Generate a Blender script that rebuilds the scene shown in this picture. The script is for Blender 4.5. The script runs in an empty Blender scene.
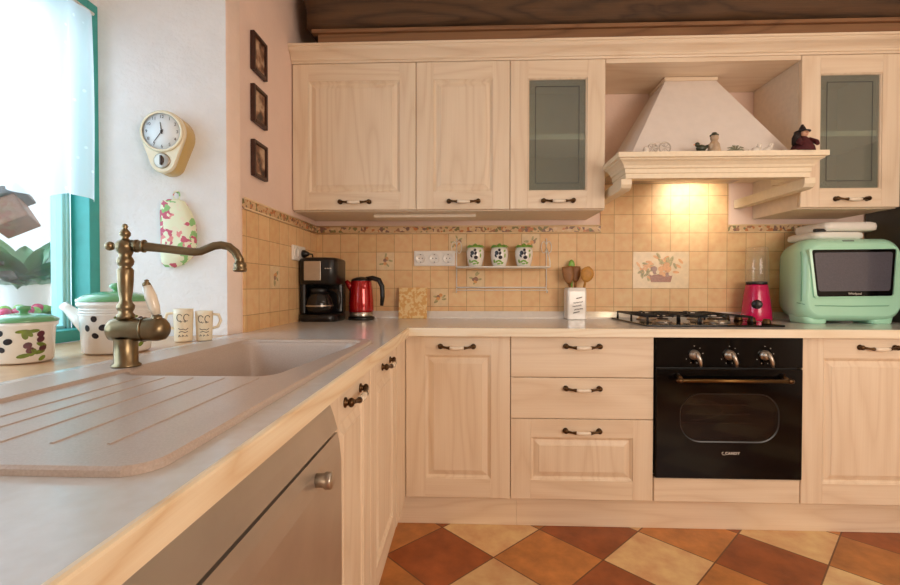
import bpy, bmesh, math, random
from mathutils import Vector, Matrix
random.seed(7)
PI = math.pi
scene = bpy.context.scene
COL = scene.collection

# ------------------------------------------------------------------ materials
def new_mat(name):
    m = bpy.data.materials.new(name); m.use_nodes = True
    nt = m.node_tree; b = nt.nodes['Principled BSDF']
    return m, nt, b

def srgb(r, g, b):
    f = lambda c: (c/255/12.92) if c/255 <= .04045 else ((c/255+.055)/1.055)**2.4
    return (f(r), f(g), f(b), 1)

def plain(name, rgb, rough=.5, metal=0, spec=.5, coat=0, noise=0, nscale=40, bump=0, bscale=120):
    m, nt, b = new_mat(name)
    c = srgb(*rgb)
    b.inputs['Base Color'].default_value = c
    b.inputs['Roughness'].default_value = rough
    b.inputs['Metallic'].default_value = metal
    b.inputs['Specular IOR Level'].default_value = spec
    b.inputs['Coat Weight'].default_value = coat
    tc = nt.nodes.new('ShaderNodeTexCoord')
    n = nt.nodes.new('ShaderNodeTexNoise'); n.inputs['Scale'].default_value = nscale; n.inputs['Detail'].default_value = 4
    nt.links.new(tc.outputs['Object'], n.inputs['Vector'])
    r = nt.nodes.new('ShaderNodeValToRGB')
    k = max(noise, .02)
    r.color_ramp.elements[0].position = .3; r.color_ramp.elements[1].position = .7
    r.color_ramp.elements[0].color = tuple(x*(1-k) for x in c[:3])+(1,)
    r.color_ramp.elements[1].color = tuple(min(1, x*(1+k)) for x in c[:3])+(1,)
    nt.links.new(n.outputs['Fac'], r.inputs['Fac']); nt.links.new(r.outputs['Color'], b.inputs['Base Color'])
    if bump:
        n2 = nt.nodes.new('ShaderNodeTexNoise'); n2.inputs['Scale'].default_value = bscale; n2.inputs['Detail'].default_value = 5
        nt.links.new(tc.outputs['Object'], n2.inputs['Vector'])
        bp = nt.nodes.new('ShaderNodeBump'); bp.inputs['Strength'].default_value = bump; bp.inputs['Distance'].default_value = .01
        nt.links.new(n2.outputs['Fac'], bp.inputs['Height']); nt.links.new(bp.outputs['Normal'], b.inputs['Normal'])
    return m

def wood(name, light, dark, axis='z', rough=.42, amount=.55, rings=7, band=.3):
    """pale ash: fine streaks along the axis and broad distorted growth bands"""
    m, nt, b = new_mat(name); N = nt.nodes; L = nt.links
    tc = N.new('ShaderNodeTexCoord'); oi = N.new('ShaderNodeObjectInfo')
    mul = N.new('ShaderNodeMath'); mul.operation = 'MULTIPLY'; mul.inputs[1].default_value = 37
    L.new(oi.outputs['Random'], mul.inputs[0])
    cb = N.new('ShaderNodeCombineXYZ')
    for i in range(3): L.new(mul.outputs[0], cb.inputs[i])
    ad = N.new('ShaderNodeVectorMath'); ad.operation = 'ADD'
    L.new(tc.outputs['Object'], ad.inputs[0]); L.new(cb.outputs[0], ad.inputs[1])
    def mapped(along, across):
        mp = N.new('ShaderNodeMapping'); s = [across]*3; s['xyz'.index(axis)] = along
        mp.inputs['Scale'].default_value = s; L.new(ad.outputs[0], mp.inputs['Vector']); return mp
    n1 = N.new('ShaderNodeTexNoise'); n1.inputs['Scale'].default_value = 1; n1.inputs['Detail'].default_value = 6; n1.inputs['Roughness'].default_value = .65
    L.new(mapped(3, 210).outputs[0], n1.inputs['Vector'])
    n2 = N.new('ShaderNodeTexNoise'); n2.inputs['Scale'].default_value = 1; n2.inputs['Detail'].default_value = 1
    L.new(mapped(.9, 8).outputs[0], n2.inputs['Vector'])
    mm = N.new('ShaderNodeMath'); mm.operation = 'MULTIPLY'; mm.inputs[1].default_value = rings
    L.new(n2.outputs['Fac'], mm.inputs[0])
    fr = N.new('ShaderNodeMath'); fr.operation = 'PINGPONG'; fr.inputs[1].default_value = .5
    L.new(mm.outputs[0], fr.inputs[0])
    pw = N.new('ShaderNodeMath'); pw.operation = 'POWER'; pw.inputs[1].default_value = 2.2
    m2 = N.new('ShaderNodeMath'); m2.operation = 'MULTIPLY'; m2.inputs[1].default_value = 2
    L.new(fr.outputs[0], m2.inputs[0]); L.new(m2.outputs[0], pw.inputs[0])
    mx = N.new('ShaderNodeMath'); mx.operation = 'MULTIPLY_ADD'; mx.inputs[1].default_value = .55
    L.new(n1.outputs['Fac'], mx.inputs[0])
    m3 = N.new('ShaderNodeMath'); m3.operation = 'MULTIPLY'; m3.inputs[1].default_value = band
    L.new(pw.outputs[0], m3.inputs[0]); L.new(m3.outputs[0], mx.inputs[2])
    rp = N.new('ShaderNodeValToRGB'); rp.color_ramp.elements[0].position = .2; rp.color_ramp.elements[1].position = .85
    rp.color_ramp.elements[0].color = srgb(*light)
    dk = [l+(d-l)*amount for l, d in zip(light, dark)]
    rp.color_ramp.elements[1].color = srgb(*dk)
    L.new(mx.outputs[0], rp.inputs['Fac']); L.new(rp.outputs['Color'], b.inputs['Base Color'])
    b.inputs['Roughness'].default_value = rough
    bp = N.new('ShaderNodeBump'); bp.inputs['Strength'].default_value = .08; bp.inputs['Distance'].default_value = .004
    L.new(n1.outputs['Fac'], bp.inputs['Height']); L.new(bp.outputs['Normal'], b.inputs['Normal'])
    return m

LIGHT, DARK = (238, 219, 194), (200, 168, 134)
M = {}
M['wood_v'] = wood('pale_ash_upright', LIGHT, DARK, 'z')
M['wood_h'] = wood('pale_ash_level', LIGHT, DARK, 'x')
M['wood_y'] = wood('pale_ash_deep', LIGHT, DARK, 'y')
M['edge_x'] = wood('ash_edging_x', (246, 234, 210), (224, 198, 162), 'x', .4, .7, 12, .35)
M['edge_y'] = wood('ash_edging_y', (246, 230, 200), (214, 178, 132), 'y', .4, .85, 14, .4)
M['cream'] = plain('cream_lacquer', (240, 225, 197), .4, noise=.03, nscale=60)
M['canopy'] = plain('cream_plaster_canopy', (234, 224, 216), .6, noise=.03, nscale=20)
M['bronze'] = plain('aged_bronze', (86, 62, 38), .36, .85, noise=.25, nscale=90)
M['porcelain'] = plain('porcelain', (240, 226, 205), .2, coat=.5, noise=.02)
M['carcass'] = plain('carcass_board', (232, 216, 194), .5, noise=.04)
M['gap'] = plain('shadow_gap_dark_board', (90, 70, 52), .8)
M['black_gloss'] = plain('black_glass', (8, 7, 7), .08, spec=.25)
M['black_plastic'] = plain('black_plastic', (18, 16, 17), .32, noise=.1)
M['black_iron'] = plain('black_iron', (26, 24, 23), .55, noise=.2)
M['brass'] = plain('old_brass_bar', (120, 90, 50), .3, .9, noise=.1)
M['brass_spout'] = plain('brushed_old_brass', (138, 120, 92), .3, 1, noise=.14, nscale=30)
M['rack_grey'] = plain('rack_grey', (200, 192, 182), .35)
M['silver'] = plain('satin_silver', (190, 180, 168), .28, .9, noise=.05)
M['alu'] = plain('aluminium_strip', (242, 238, 232), .22, .3, noise=.04)
M['steel'] = plain('brushed_steel_front', (192, 180, 166), .36, .7, noise=.06, nscale=12)
M['white_gloss'] = plain('white_ceramic', (242, 236, 228), .16, coat=.5, noise=.015)
M['white_plastic'] = plain('white_plastic', (240, 235, 228), .32, noise=.02)
M['white_paint'] = plain('white_wire', (240, 235, 226), .35, noise=.02)
M['red'] = plain('red_lacquer', (178, 8, 18), .13, .35, coat=.8, noise=.04)
M['pink'] = plain('raspberry_plastic', (206, 10, 86), .25, coat=.4, noise=.04)
M['mint'] = plain('mint_plastic', (176, 228, 200), .28, coat=.35, noise=.02, nscale=10)
M['mint_dark'] = plain('mint_seam', (104, 168, 134), .4)
M['green_lid'] = plain('green_ceramic', (112, 172, 122), .2, coat=.5, noise=.14, nscale=14)
M['leaf'] = plain('leaf_green', (112, 130, 40), .4, noise=.3, nscale=60)
M['jar_leaf'] = plain('bright_leaf_green', (130, 178, 70), .4, noise=.2, nscale=80)
M['olive'] = plain('olive_black', (32, 22, 30), .3, noise=.2)
M['olive_red'] = plain('olive_purple', (92, 38, 48), .3, noise=.3, nscale=80)
M['turq'] = plain('turquoise_paint', (62, 166, 160), .4, noise=.06, nscale=25)
M['sash'] = plain('daylit_turquoise_sash', (168, 226, 226), .35, noise=.05, nscale=18)  # paler than the frame: daylight on the sash put into its colour
M['fridge'] = plain('dark_grey_lacquer', (74, 76, 70), .4, noise=.05)
M['text_white'] = plain('pale_lettering', (214, 206, 196), .5)
M['text_dark'] = plain('dark_lettering', (70, 60, 56), .5)
M['dial'] = plain('clock_dial', (236, 240, 242), .3)
M['clock_front'] = plain('cream_enamel', (240, 228, 198), .28, coat=.4, noise=.02)
M['clock_side'] = plain('mustard_enamel', (206, 172, 98), .35, coat=.3, noise=.04)
M['frame_dark'] = plain('dark_frame', (62, 34, 24), .4, noise=.25, nscale=70)
M['spoon_wood'] = plain('spoon_wood', (196, 138, 62), .5, noise=.15, nscale=50)
M['spoon_dark'] = plain('spatula_wood', (140, 92, 46), .5, noise=.15, nscale=50)
M['doll_red'] = plain('dark_red_cloth', (74, 18, 24), .8, noise=.3, nscale=120)
M['doll_black'] = plain('doll_black_cloth', (34, 22, 22), .8, noise=.3, nscale=120)
M['skin'] = plain('doll_skin', (214, 160, 130), .5)
M['terracotta'] = plain('terracotta_pot', (178, 96, 66), .7, noise=.1)
M['copper'] = plain('copper_brown_wood', (128, 78, 52), .5, noise=.2)
M['grey_wood'] = plain('weathered_grey_wood', (84, 72, 68), .6, noise=.15)
M['plant'] = plain('glossy_leaf', (62, 112, 60), .35, noise=.3, nscale=12)
M['orange'] = plain('orange_fruit', (222, 136, 62), .45, noise=.2, nscale=90)
M['plum'] = plain('plum_fruit', (120, 66, 70), .45, noise=.25, nscale=90)
M['basket'] = plain('basket_brown', (134, 68, 44), .55, noise=.2, nscale=120)
M['tile_leaf'] = plain('glaze_leaf', (178, 164, 118), .4, noise=.3, nscale=90)
M['tile_orange'] = plain('glaze_orange', (224, 162, 100), .3, noise=.12, nscale=90)
M['tile_plum'] = plain('glaze_plum', (160, 118, 98), .3, noise=.2, nscale=90)
M['tile_brown'] = plain('glaze_brown', (160, 100, 72), .3, noise=.2, nscale=120)
M['tile_cream'] = plain('glaze_cream', (232, 203, 160), .28, noise=.08, nscale=30)
M['mouse'] = plain('figurine_ceramic', (226, 216, 204), .25, noise=.04)
M['figure_sage'] = plain('figurine_sage', (150, 150, 128), .35, noise=.2, nscale=90)
M['figure_dark'] = plain('figurine_dark_green', (58, 62, 46), .4, noise=.2)
M['figure_brown'] = plain('figurine_brown', (190, 164, 136), .4, noise=.2)

def glass_mat(name, tint, alpha, rough=.03, refl=.05):
    """clear or tinted pane: transparent with a glossy surface"""
    m, nt, b = new_mat(name); N = nt.nodes; L = nt.links
    out = N['Material Output']; N.remove(b)
    tr = N.new('ShaderNodeBsdfTransparent'); tr.inputs['Color'].default_value = srgb(*tint)
    gl = N.new('ShaderNodeBsdfGlossy'); gl.inputs['Roughness'].default_value = rough
    df = N.new('ShaderNodeBsdfDiffuse'); df.inputs['Color'].default_value = srgb(*tint)
    lw = N.new('ShaderNodeLayerWeight'); lw.inputs['Blend'].default_value = .5
    pw = N.new('ShaderNodeMath'); pw.operation = 'POWER'; pw.inputs[1].default_value = 4; L.new(lw.outputs['Facing'], pw.inputs[0])
    fr = N.new('ShaderNodeMath'); fr.operation = 'MULTIPLY_ADD'; fr.inputs[1].default_value = .6; fr.inputs[2].default_value = refl; L.new(pw.outputs[0], fr.inputs[0])
    a = N.new('ShaderNodeMixShader'); a.inputs[0].default_value = alpha
    L.new(tr.outputs[0], a.inputs[1]); L.new(df.outputs[0], a.inputs[2])
    c = N.new('ShaderNodeMixShader'); L.new(fr.outputs[0], c.inputs[0]); L.new(a.outputs[0], c.inputs[1]); L.new(gl.outputs[0], c.inputs[2])
    L.new(c.outputs[0], out.inputs['Surface'])
    return m
M['pane'] = glass_mat('window_glass', (245, 250, 250), .04)
M['grey_pane'] = glass_mat('smoked_cabinet_glass', (218, 224, 216), .15, .1)
M['clear'] = glass_mat('clear_plastic', (252, 250, 246), .06, .03, .03)
M['jug_glass'] = glass_mat('carafe_glass', (70, 62, 58), .25)

def curtain_mat():
    m, nt, b = new_mat('sheer_white_curtain'); N = nt.nodes; L = nt.links
    out = N['Material Output']; N.remove(b)
    tr = N.new('ShaderNodeBsdfTransparent'); tl = N.new('ShaderNodeBsdfTranslucent'); df = N.new('ShaderNodeBsdfDiffuse')
    tl.inputs['Color'].default_value = (.95, .96, 1, 1); df.inputs['Color'].default_value = (.92, .94, .97, 1)
    tc = N.new('ShaderNodeTexCoord'); v = N.new('ShaderNodeTexVoronoi'); v.inputs['Scale'].default_value = 26
    L.new(tc.outputs['Object'], v.inputs['Vector'])
    rp = N.new('ShaderNodeValToRGB'); rp.color_ramp.elements[0].position = .1; rp.color_ramp.elements[1].position = .16
    rp.color_ramp.elements[0].color = (.04, .04, .04, 1); rp.color_ramp.elements[1].color = (.22, .22, .22, 1)
    L.new(v.outputs['Distance'], rp.inputs['Fac'])
    a = N.new('ShaderNodeMixShader'); a.inputs[0].default_value = .45
    L.new(tl.outputs[0], a.inputs[1]); L.new(df.outputs[0], a.inputs[2])
    c = N.new('ShaderNodeMixShader'); L.new(rp.outputs['Color'], c.inputs[0]); L.new(a.outputs[0], c.inputs[1]); L.new(tr.outputs[0], c.inputs[2])
    L.new(c.outputs[0], out.inputs['Surface'])
    return m
M['curtain'] = curtain_mat()

def tile_mat(name, axes, off, pitch=.1013):
    m, nt, b = new_mat(name); N = nt.nodes; L = nt.links
    tc = N.new('ShaderNodeTexCoord'); sp = N.new('ShaderNodeSeparateXYZ'); cb = N.new('ShaderNodeCombineXYZ')
    L.new(tc.outputs['Object'], sp.inputs[0])
    ad = N.new('ShaderNodeVectorMath'); ad.operation = 'SUBTRACT'; ad.inputs[1].default_value = (off[0], off[1], 0)
    for i, a in enumerate(axes): L.new(sp.outputs['xyz'.index(a)], cb.inputs[i])
    L.new(cb.outputs[0], ad.inputs[0])
    br = N.new('ShaderNodeTexBrick'); br.offset = 0; br.squash = 1
    br.inputs['Scale'].default_value = 1; br.inputs['Brick Width'].default_value = pitch; br.inputs['Row Height'].default_value = pitch
    br.inputs['Mortar Size'].default_value = .0016; br.inputs['Mortar Smooth'].default_value = .3; br.inputs['Bias'].default_value = 0
    br.inputs['Color1'].default_value = srgb(238, 198, 148); br.inputs['Color2'].default_value = srgb(228, 184, 132)
    br.inputs['Mortar'].default_value = srgb(186, 144, 102)
    L.new(ad.outputs[0], br.inputs['Vector'])
    n = N.new('ShaderNodeTexNoise'); n.inputs['Scale'].default_value = 28; n.inputs['Detail'].default_value = 5
    L.new(tc.outputs['Object'], n.inputs['Vector'])
    mx = N.new('ShaderNodeMix'); mx.data_type = 'RGBA'; mx.blend_type = 'OVERLAY'; mx.inputs['Factor'].default_value = .3
    L.new(br.outputs['Color'], mx.inputs['A']); L.new(n.outputs['Fac'], mx.inputs['B'])
    L.new(mx.outputs['Result'], b.inputs['Base Color'])
    b.inputs['Roughness'].default_value = .52
    inv = N.new('ShaderNodeMath'); inv.operation = 'SUBTRACT'; inv.inputs[0].default_value = 1; L.new(br.outputs['Fac'], inv.inputs[1])
    bp = N.new('ShaderNodeBump'); bp.inputs['Strength'].default_value = .35; bp.inputs['Distance'].default_value = .003
    L.new(inv.outputs[0], bp.inputs['Height']); L.new(bp.outputs['Normal'], b.inputs['Normal'])
    return m
M['tile_back'] = tile_mat('beige_tile_back', 'xz', (.5218, .9265))
M['tile_left'] = tile_mat('beige_tile_left', 'yz', (.597, .9265))

def frieze_mat(axes):
    m, nt, b = new_mat('fruit_frieze_'+axes); N = nt.nodes; L = nt.links
    tc = N.new('ShaderNodeTexCoord')
    v = N.new('ShaderNodeTexVoronoi'); v.inputs['Scale'].default_value = 62
    L.new(tc.outputs['Object'], v.inputs['Vector'])
    sp = N.new('ShaderNodeSeparateColor'); L.new(v.outputs['Color'], sp.inputs[0])
    rp = N.new('ShaderNodeValToRGB'); rp.color_ramp.interpolation = 'CONSTANT'
    e = rp.color_ramp.elements; e[0].color = srgb(214, 178, 134); e[1].color = srgb(166, 116, 82); e[1].position = .46
    for p, c in ((.58, (132, 122, 74)), (.7, (220, 190, 150)), (.8, (196, 122, 70)), (.9, (134, 98, 82))):
        x = e.new(p); x.color = srgb(*c)
    L.new(sp.outputs[0], rp.inputs['Fac']); L.new(rp.outputs['Color'], b.inputs['Base Color'])
    b.inputs['Roughness'].default_value = .35
    bp = N.new('ShaderNodeBump'); bp.inputs['Strength'].default_value = .4; bp.inputs['Distance'].default_value = .004
    L.new(v.outputs['Distance'], bp.inputs['Height']); L.new(bp.outputs['Normal'], b.inputs['Normal'])
    return m
M['frieze'] = frieze_mat('xz')

def floor_mat():
    m, nt, b = new_mat('terracotta_diamond_floor'); N = nt.nodes; L = nt.links
    tc = N.new('ShaderNodeTexCoord'); sp = N.new('ShaderNodeSeparateXYZ'); L.new(tc.outputs['Object'], sp.inputs[0])
    h = .2078
    def math_(op, a, bb=None, c=None):
        n = N.new('ShaderNodeMath'); n.operation = op
        for i, x in enumerate((a, bb, c)):
            if x is None: continue
            if isinstance(x, (int, float)): n.inputs[i].default_value = x
            else: L.new(x, n.inputs[i])
        return n.outputs[0]
    dx = math_('ADD', sp.outputs[0], .29); dy = math_('ADD', sp.outputs[1], .197)
    u = math_('MULTIPLY_ADD', math_('ADD', dx, dy), 1/(2*h), .5)
    v = math_('MULTIPLY_ADD', math_('SUBTRACT', dx, dy), 1/(2*h), .5)
    fu, fv = math_('FLOOR', u), math_('FLOOR', v)
    k = math_('FLOORED_MODULO', math_('ADD', fu, fv), 6)
    kk = math_('MULTIPLY_ADD', k, 1/6, .08)
    rp = N.new('ShaderNodeValToRGB'); rp.color_ramp.interpolation = 'CONSTANT'; e = rp.color_ramp.elements
    T, O, C = (150, 80, 38), (188, 124, 66), (218, 180, 130)
    e[0].position = 0; e[0].color = srgb(*T); e[1].position = 1/6; e[1].color = srgb(*C)
    for i, c in ((2, O), (3, T), (4, C), (5, O)):
        x = e.new(i/6); x.color = srgb(*c)
    L.new(kk, rp.inputs['Fac'])
    n = N.new('ShaderNodeTexNoise'); n.inputs['Scale'].default_value = 9; n.inputs['Detail'].default_value = 6; n.inputs['Roughness'].default_value = .6
    L.new(tc.outputs['Object'], n.inputs['Vector'])
    mx = N.new('ShaderNodeMix'); mx.data_type = 'RGBA'; mx.blend_type = 'OVERLAY'; mx.inputs['Factor'].default_value = .75
    L.new(rp.outputs['Color'], mx.inputs['A']); L.new(n.outputs['Fac'], mx.inputs['B'])
    wn = N.new('ShaderNodeTexWhiteNoise'); wn.noise_dimensions = '2D'
    cb = N.new('ShaderNodeCombineXYZ'); L.new(fu, cb.inputs[0]); L.new(fv, cb.inputs[1]); L.new(cb.outputs[0], wn.inputs['Vector'])
    hs = N.new('ShaderNodeHueSaturation'); L.new(mx.outputs['Result'], hs.inputs['Color'])
    L.new(math_('MULTIPLY_ADD', wn.outputs['Value'], .22, .9), hs.inputs['Value'])
    du = math_('ABSOLUTE', math_('SUBTRACT', math_('FRACT', u), .5)); dv = math_('ABSOLUTE', math_('SUBTRACT', math_('FRACT', v), .5))
    g = math_('GREATER_THAN', math_('MAXIMUM', du, dv), .491)
    m2 = N.new('ShaderNodeMix'); m2.data_type = 'RGBA'; L.new(g, m2.inputs['Factor'])
    L.new(hs.outputs['Color'], m2.inputs['A']); m2.inputs['B'].default_value = srgb(112, 72, 44)
    L.new(m2.outputs['Result'], b.inputs['Base Color'])
    b.inputs['Roughness'].default_value = .42
    bp = N.new('ShaderNodeBump'); bp.inputs['Strength'].default_value = .15; bp.inputs['Distance'].default_value = .01
    L.new(n.outputs['Fac'], bp.inputs['Height']); L.new(bp.outputs['Normal'], b.inputs['Normal'])
    return m
M['floor'] = floor_mat()

def speckle(name, base, dots, scale, rough, contrast=.5, coat=0):
    m, nt, b = new_mat(name); N = nt.nodes; L = nt.links
    tc = N.new('ShaderNodeTexCoord')
    n = N.new('ShaderNodeTexNoise'); n.inputs['Scale'].default_value = scale; n.inputs['Detail'].default_value = 3
    L.new(tc.outputs['Object'], n.inputs['Vector'])
    rp = N.new('ShaderNodeValToRGB'); rp.color_ramp.elements[0].position = .5-contrast/2; rp.color_ramp.elements[1].position = .5+contrast/2
    rp.color_ramp.elements[0].color = srgb(*dots); rp.color_ramp.elements[1].color = srgb(*base)
    L.new(n.outputs['Fac'], rp.inputs['Fac']); L.new(rp.outputs['Color'], b.inputs['Base Color'])
    b.inputs['Roughness'].default_value = rough; b.inputs['Coat Weight'].default_value = coat
    return m
M['worktop'] = speckle('greige_laminate', (214, 211, 208), (206, 200, 194), 60, .16, .5)
M['sink'] = speckle('sandstone_composite', (196, 178, 166), (182, 162, 148), 420, .28, .4)
M['sill_tile'] = speckle('tan_sill_tile', (216, 180, 142), (196, 152, 112), 26, .3, .5)
M['cork'] = speckle('cork_with_pale_swirls', (240, 208, 152), (226, 172, 104), 55, .8, .06)
M['pink_wall'] = plain('peach_plaster', (240, 214, 200), .85, noise=.03, nscale=6, bump=.15, bscale=60)
M['white_wall'] = plain('white_rough_plaster', (236, 236, 238), .9, noise=.03, nscale=14, bump=.35, bscale=75)
M['edge_wall'] = plain('peach_white_corner', (246, 222, 206), .85, noise=.03, nscale=14, bump=.2, bscale=70)
M['ceiling'] = plain('white_ceiling', (244, 236, 226), .9)
def beam_mat(axis, a, bcol):
    m = wood('old_beam', a, bcol, axis, .75, 1.0, 9); return m
M['beam'] = beam_mat('x', (96, 68, 42), (26, 16, 10))
M['batten'] = beam_mat('x', (146, 106, 72), (100, 66, 42))

def cloth_mat():
    m, nt, b = new_mat('floral_cotton'); N = nt.nodes; L = nt.links
    tc = N.new('ShaderNodeTexCoord')
    n0 = N.new('ShaderNodeTexNoise'); n0.inputs['Scale'].default_value = 40; L.new(tc.outputs['Object'], n0.inputs['Vector'])
    mp = N.new('ShaderNodeMix'); mp.data_type = 'RGBA'; mp.blend_type = 'LINEAR_LIGHT'; mp.inputs['Factor'].default_value = .02
    L.new(tc.outputs['Object'], mp.inputs['A']); L.new(n0.outputs['Color'], mp.inputs['B'])
    v = N.new('ShaderNodeTexVoronoi'); v.inputs['Scale'].default_value = 52; L.new(mp.outputs['Result'], v.inputs['Vector'])
    sp = N.new('ShaderNodeSeparateColor'); L.new(v.outputs['Color'], sp.inputs[0])
    rp = N.new('ShaderNodeValToRGB'); rp.color_ramp.interpolation = 'CONSTANT'; e = rp.color_ramp.elements
    e[0].color = srgb(236, 238, 208); e[1].position = .6; e[1].color = srgb(232, 150, 150)
    for p, c in ((.7, (150, 200, 130)), (.8, (240, 232, 206)), (.93, (206, 104, 126))):
        x = e.new(p); x.color = srgb(*c)
    L.new(sp.outputs[1], rp.inputs['Fac']); L.new(rp.outputs['Color'], b.inputs['Base Color'])
    b.inputs['Roughness'].default_value = .9
    return m
M['floral'] = cloth_mat()

def picture_mat():
    m, nt, b = new_mat('small_faded_print'); N = nt.nodes; L = nt.links
    tc = N.new('ShaderNodeTexCoord'); oi = N.new('ShaderNodeObjectInfo')
    ad = N.new('ShaderNodeVectorMath'); ad.operation = 'ADD'; L.new(tc.outputs['Object'], ad.inputs[0])
    L.new(oi.outputs['Random'], ad.inputs[1])
    n = N.new('ShaderNodeTexNoise'); n.inputs['Scale'].default_value = 22; n.inputs['Detail'].default_value = 4; L.new(ad.outputs[0], n.inputs['Vector'])
    rp = N.new('ShaderNodeValToRGB'); e = rp.color_ramp.elements
    e[0].position = .36; e[0].color = srgb(60, 46, 40); e[1].position = .62; e[1].color = srgb(206, 178, 148)
    x = e.new(.48); x.color = srgb(140, 98, 72)
    L.new(n.outputs['Fac'], rp.inputs['Fac']); L.new(rp.outputs['Color'], b.inputs['Base Color'])
    b.inputs['Roughness'].default_value = .4
    return m
M['print'] = picture_mat()

# ------------------------------------------------------------------ mesh builder
class MB:
    def __init__(s): s.v, s.f, s.m, s.s = [], [], [], []
    def add(s, vs, fs, mat=0, smooth=False, T=None):
        o = len(s.v)
        s.v += [tuple(T @ Vector(p)) if T is not None else tuple(p) for p in vs]
        for f in fs:
            s.f.append([i+o for i in f]); s.m.append(mat); s.s.append(smooth)
        return s
    def bm(s, b, mat=0, smooth=False, T=None):
        b.verts.ensure_lookup_table(); b.verts.index_update()
        s.add([v.co[:] for v in b.verts], [[v.index for v in f.verts] for f in b.faces], mat, smooth, T); b.free(); return s
    def box(s, x0, x1, y0, y1, z0, z1, mat=0, bev=0, seg=2, T=None, smooth=False):
        b = bmesh.new(); bmesh.ops.create_cube(b, size=1)
        for v in b.verts:
            v.co = ((x0+x1)/2+v.co.x*(x1-x0), (y0+y1)/2+v.co.y*(y1-y0), (z0+z1)/2+v.co.z*(z1-z0))
        if bev: bmesh.ops.bevel(b, geom=b.edges[:], offset=bev, segments=seg, affect='EDGES', profile=.5)
        return s.bm(b, mat, smooth, T)
    def loft(s, rings, mat=0, smooth=True, cap0=True, cap1=True, T=None, closed=True):
        n = len(rings[0]); vs = [p for r in rings for p in r]; fs = []
        for i in range(len(rings)-1):
            for j in range(n if closed else n-1):
                k = (j+1) % n
                fs.append([i*n+j, i*n+k, (i+1)*n+k, (i+1)*n+j])
        s.add(vs, fs, mat, smooth, T)
        if cap0: s.add(rings[0], [list(range(n))[::-1]], mat, False, T)
        if cap1: s.add(rings[-1], [list(range(n))], mat, False, T)
        return s
    def lathe(s, prof, c=(0, 0, 0), mat=0, seg=28, axis='z', smooth=True, T=None):
        rings = []
        for r, z in prof:
            ring = []
            for j in range(seg):
                a = 2*PI*j/seg; x, y = max(r, 1e-5)*math.cos(a), max(r, 1e-5)*math.sin(a)
                p = {'z': (x, y, z), 'y': (x, z, -y), 'x': (z, x, y)}[axis]
                ring.append((c[0]+p[0], c[1]+p[1], c[2]+p[2]))
            rings.append(ring)
        return s.loft(rings, mat, smooth, prof[0][0] < 1e-4, prof[-1][0] < 1e-4, T)
    def tube(s, pts, r, seg=12, mat=0, caps=True, T=None, smooth=True, closed=False, flat=None, thin=None):
        P = [Vector(p) for p in pts]; n = len(P)
        R = r if isinstance(r, (list, tuple)) else [r]*n
        up = Vector((0, 0, 1)); rings = []; prev = None
        for i in range(n):
            if closed: t = P[(i+1) % n]-P[i-1]
            else: t = P[min(i+1, n-1)]-P[max(i-1, 0)]
            t.normalize()
            if prev is None:
                a = up if abs(t.dot(up)) < .95 else Vector((1, 0, 0))
                u = t.cross(a).normalized()
            else:
                u = (prev-t*prev.dot(t)).normalized()
            prev = u; w = t.cross(u)
            k = flat or 1; ku = thin or 1
            rings.append([tuple(P[i]+u*ku*R[i]*math.cos(2*PI*j/seg)+w*R[i]*k*math.sin(2*PI*j/seg)) for j in range(seg)])
        if closed: rings.append(rings[0]); caps = False
        return s.loft(rings, mat, smooth, caps, caps, T)
    def ell(s, c, r, mat=0, seg=20, rings=12, T=None):
        b = bmesh.new(); bmesh.ops.create_uvsphere(b, u_segments=seg, v_segments=rings, radius=1)
        for v in b.verts: v.co = (c[0]+v.co.x*r[0], c[1]+v.co.y*r[1], c[2]+v.co.z*r[2])
        return s.bm(b, mat, True, T)
    def prism(s, poly, axis, a0, a1, mat=0, T=None):
        """poly in the two other axes (in order), extruded along axis"""
        def P(u, v, a): return {'x': (a, u, v), 'y': (u, a, v), 'z': (u, v, a)}[axis]
        n = len(poly)
        vs = [P(u, v, a0) for u, v in poly]+[P(u, v, a1) for u, v in poly]
        fs = [list(range(n))[::-1], list(range(n, 2*n))]+[[i, (i+1) % n, n+(i+1) % n, n+i] for i in range(n)]
        return s.add(vs, fs, mat, False, T)
    def disc_xz(s, cx, cz, rx, rz, y, mat=0, seg=14, rot=0, th=.0008):
        """thin ellipse facing -Y"""
        pts = []
        for j in range(seg):
            a = 2*PI*j/seg; u, w = rx*math.cos(a), rz*math.sin(a)
            pts.append((cx+u*math.cos(rot)-w*math.sin(rot), cz+u*math.sin(rot)+w*math.cos(rot)))
        return s.prism(pts, 'y', y, y-th, mat)

def rrect(w, h, r, n=5, cx=0, cz=0):
    """rounded rectangle outline, counter-clockwise, (u, v)"""
    out = []
    for sx, sz, a0 in ((1, 1, 0), (-1, 1, PI/2), (-1, -1, PI), (1, -1, 1.5*PI)):
        for k in range(n+1):
            a = a0+PI/2*k/n
            out.append((cx+sx*(w/2-r)+r*math.cos(a), cz+sz*(h/2-r)+r*math.sin(a)))
    return out

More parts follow.
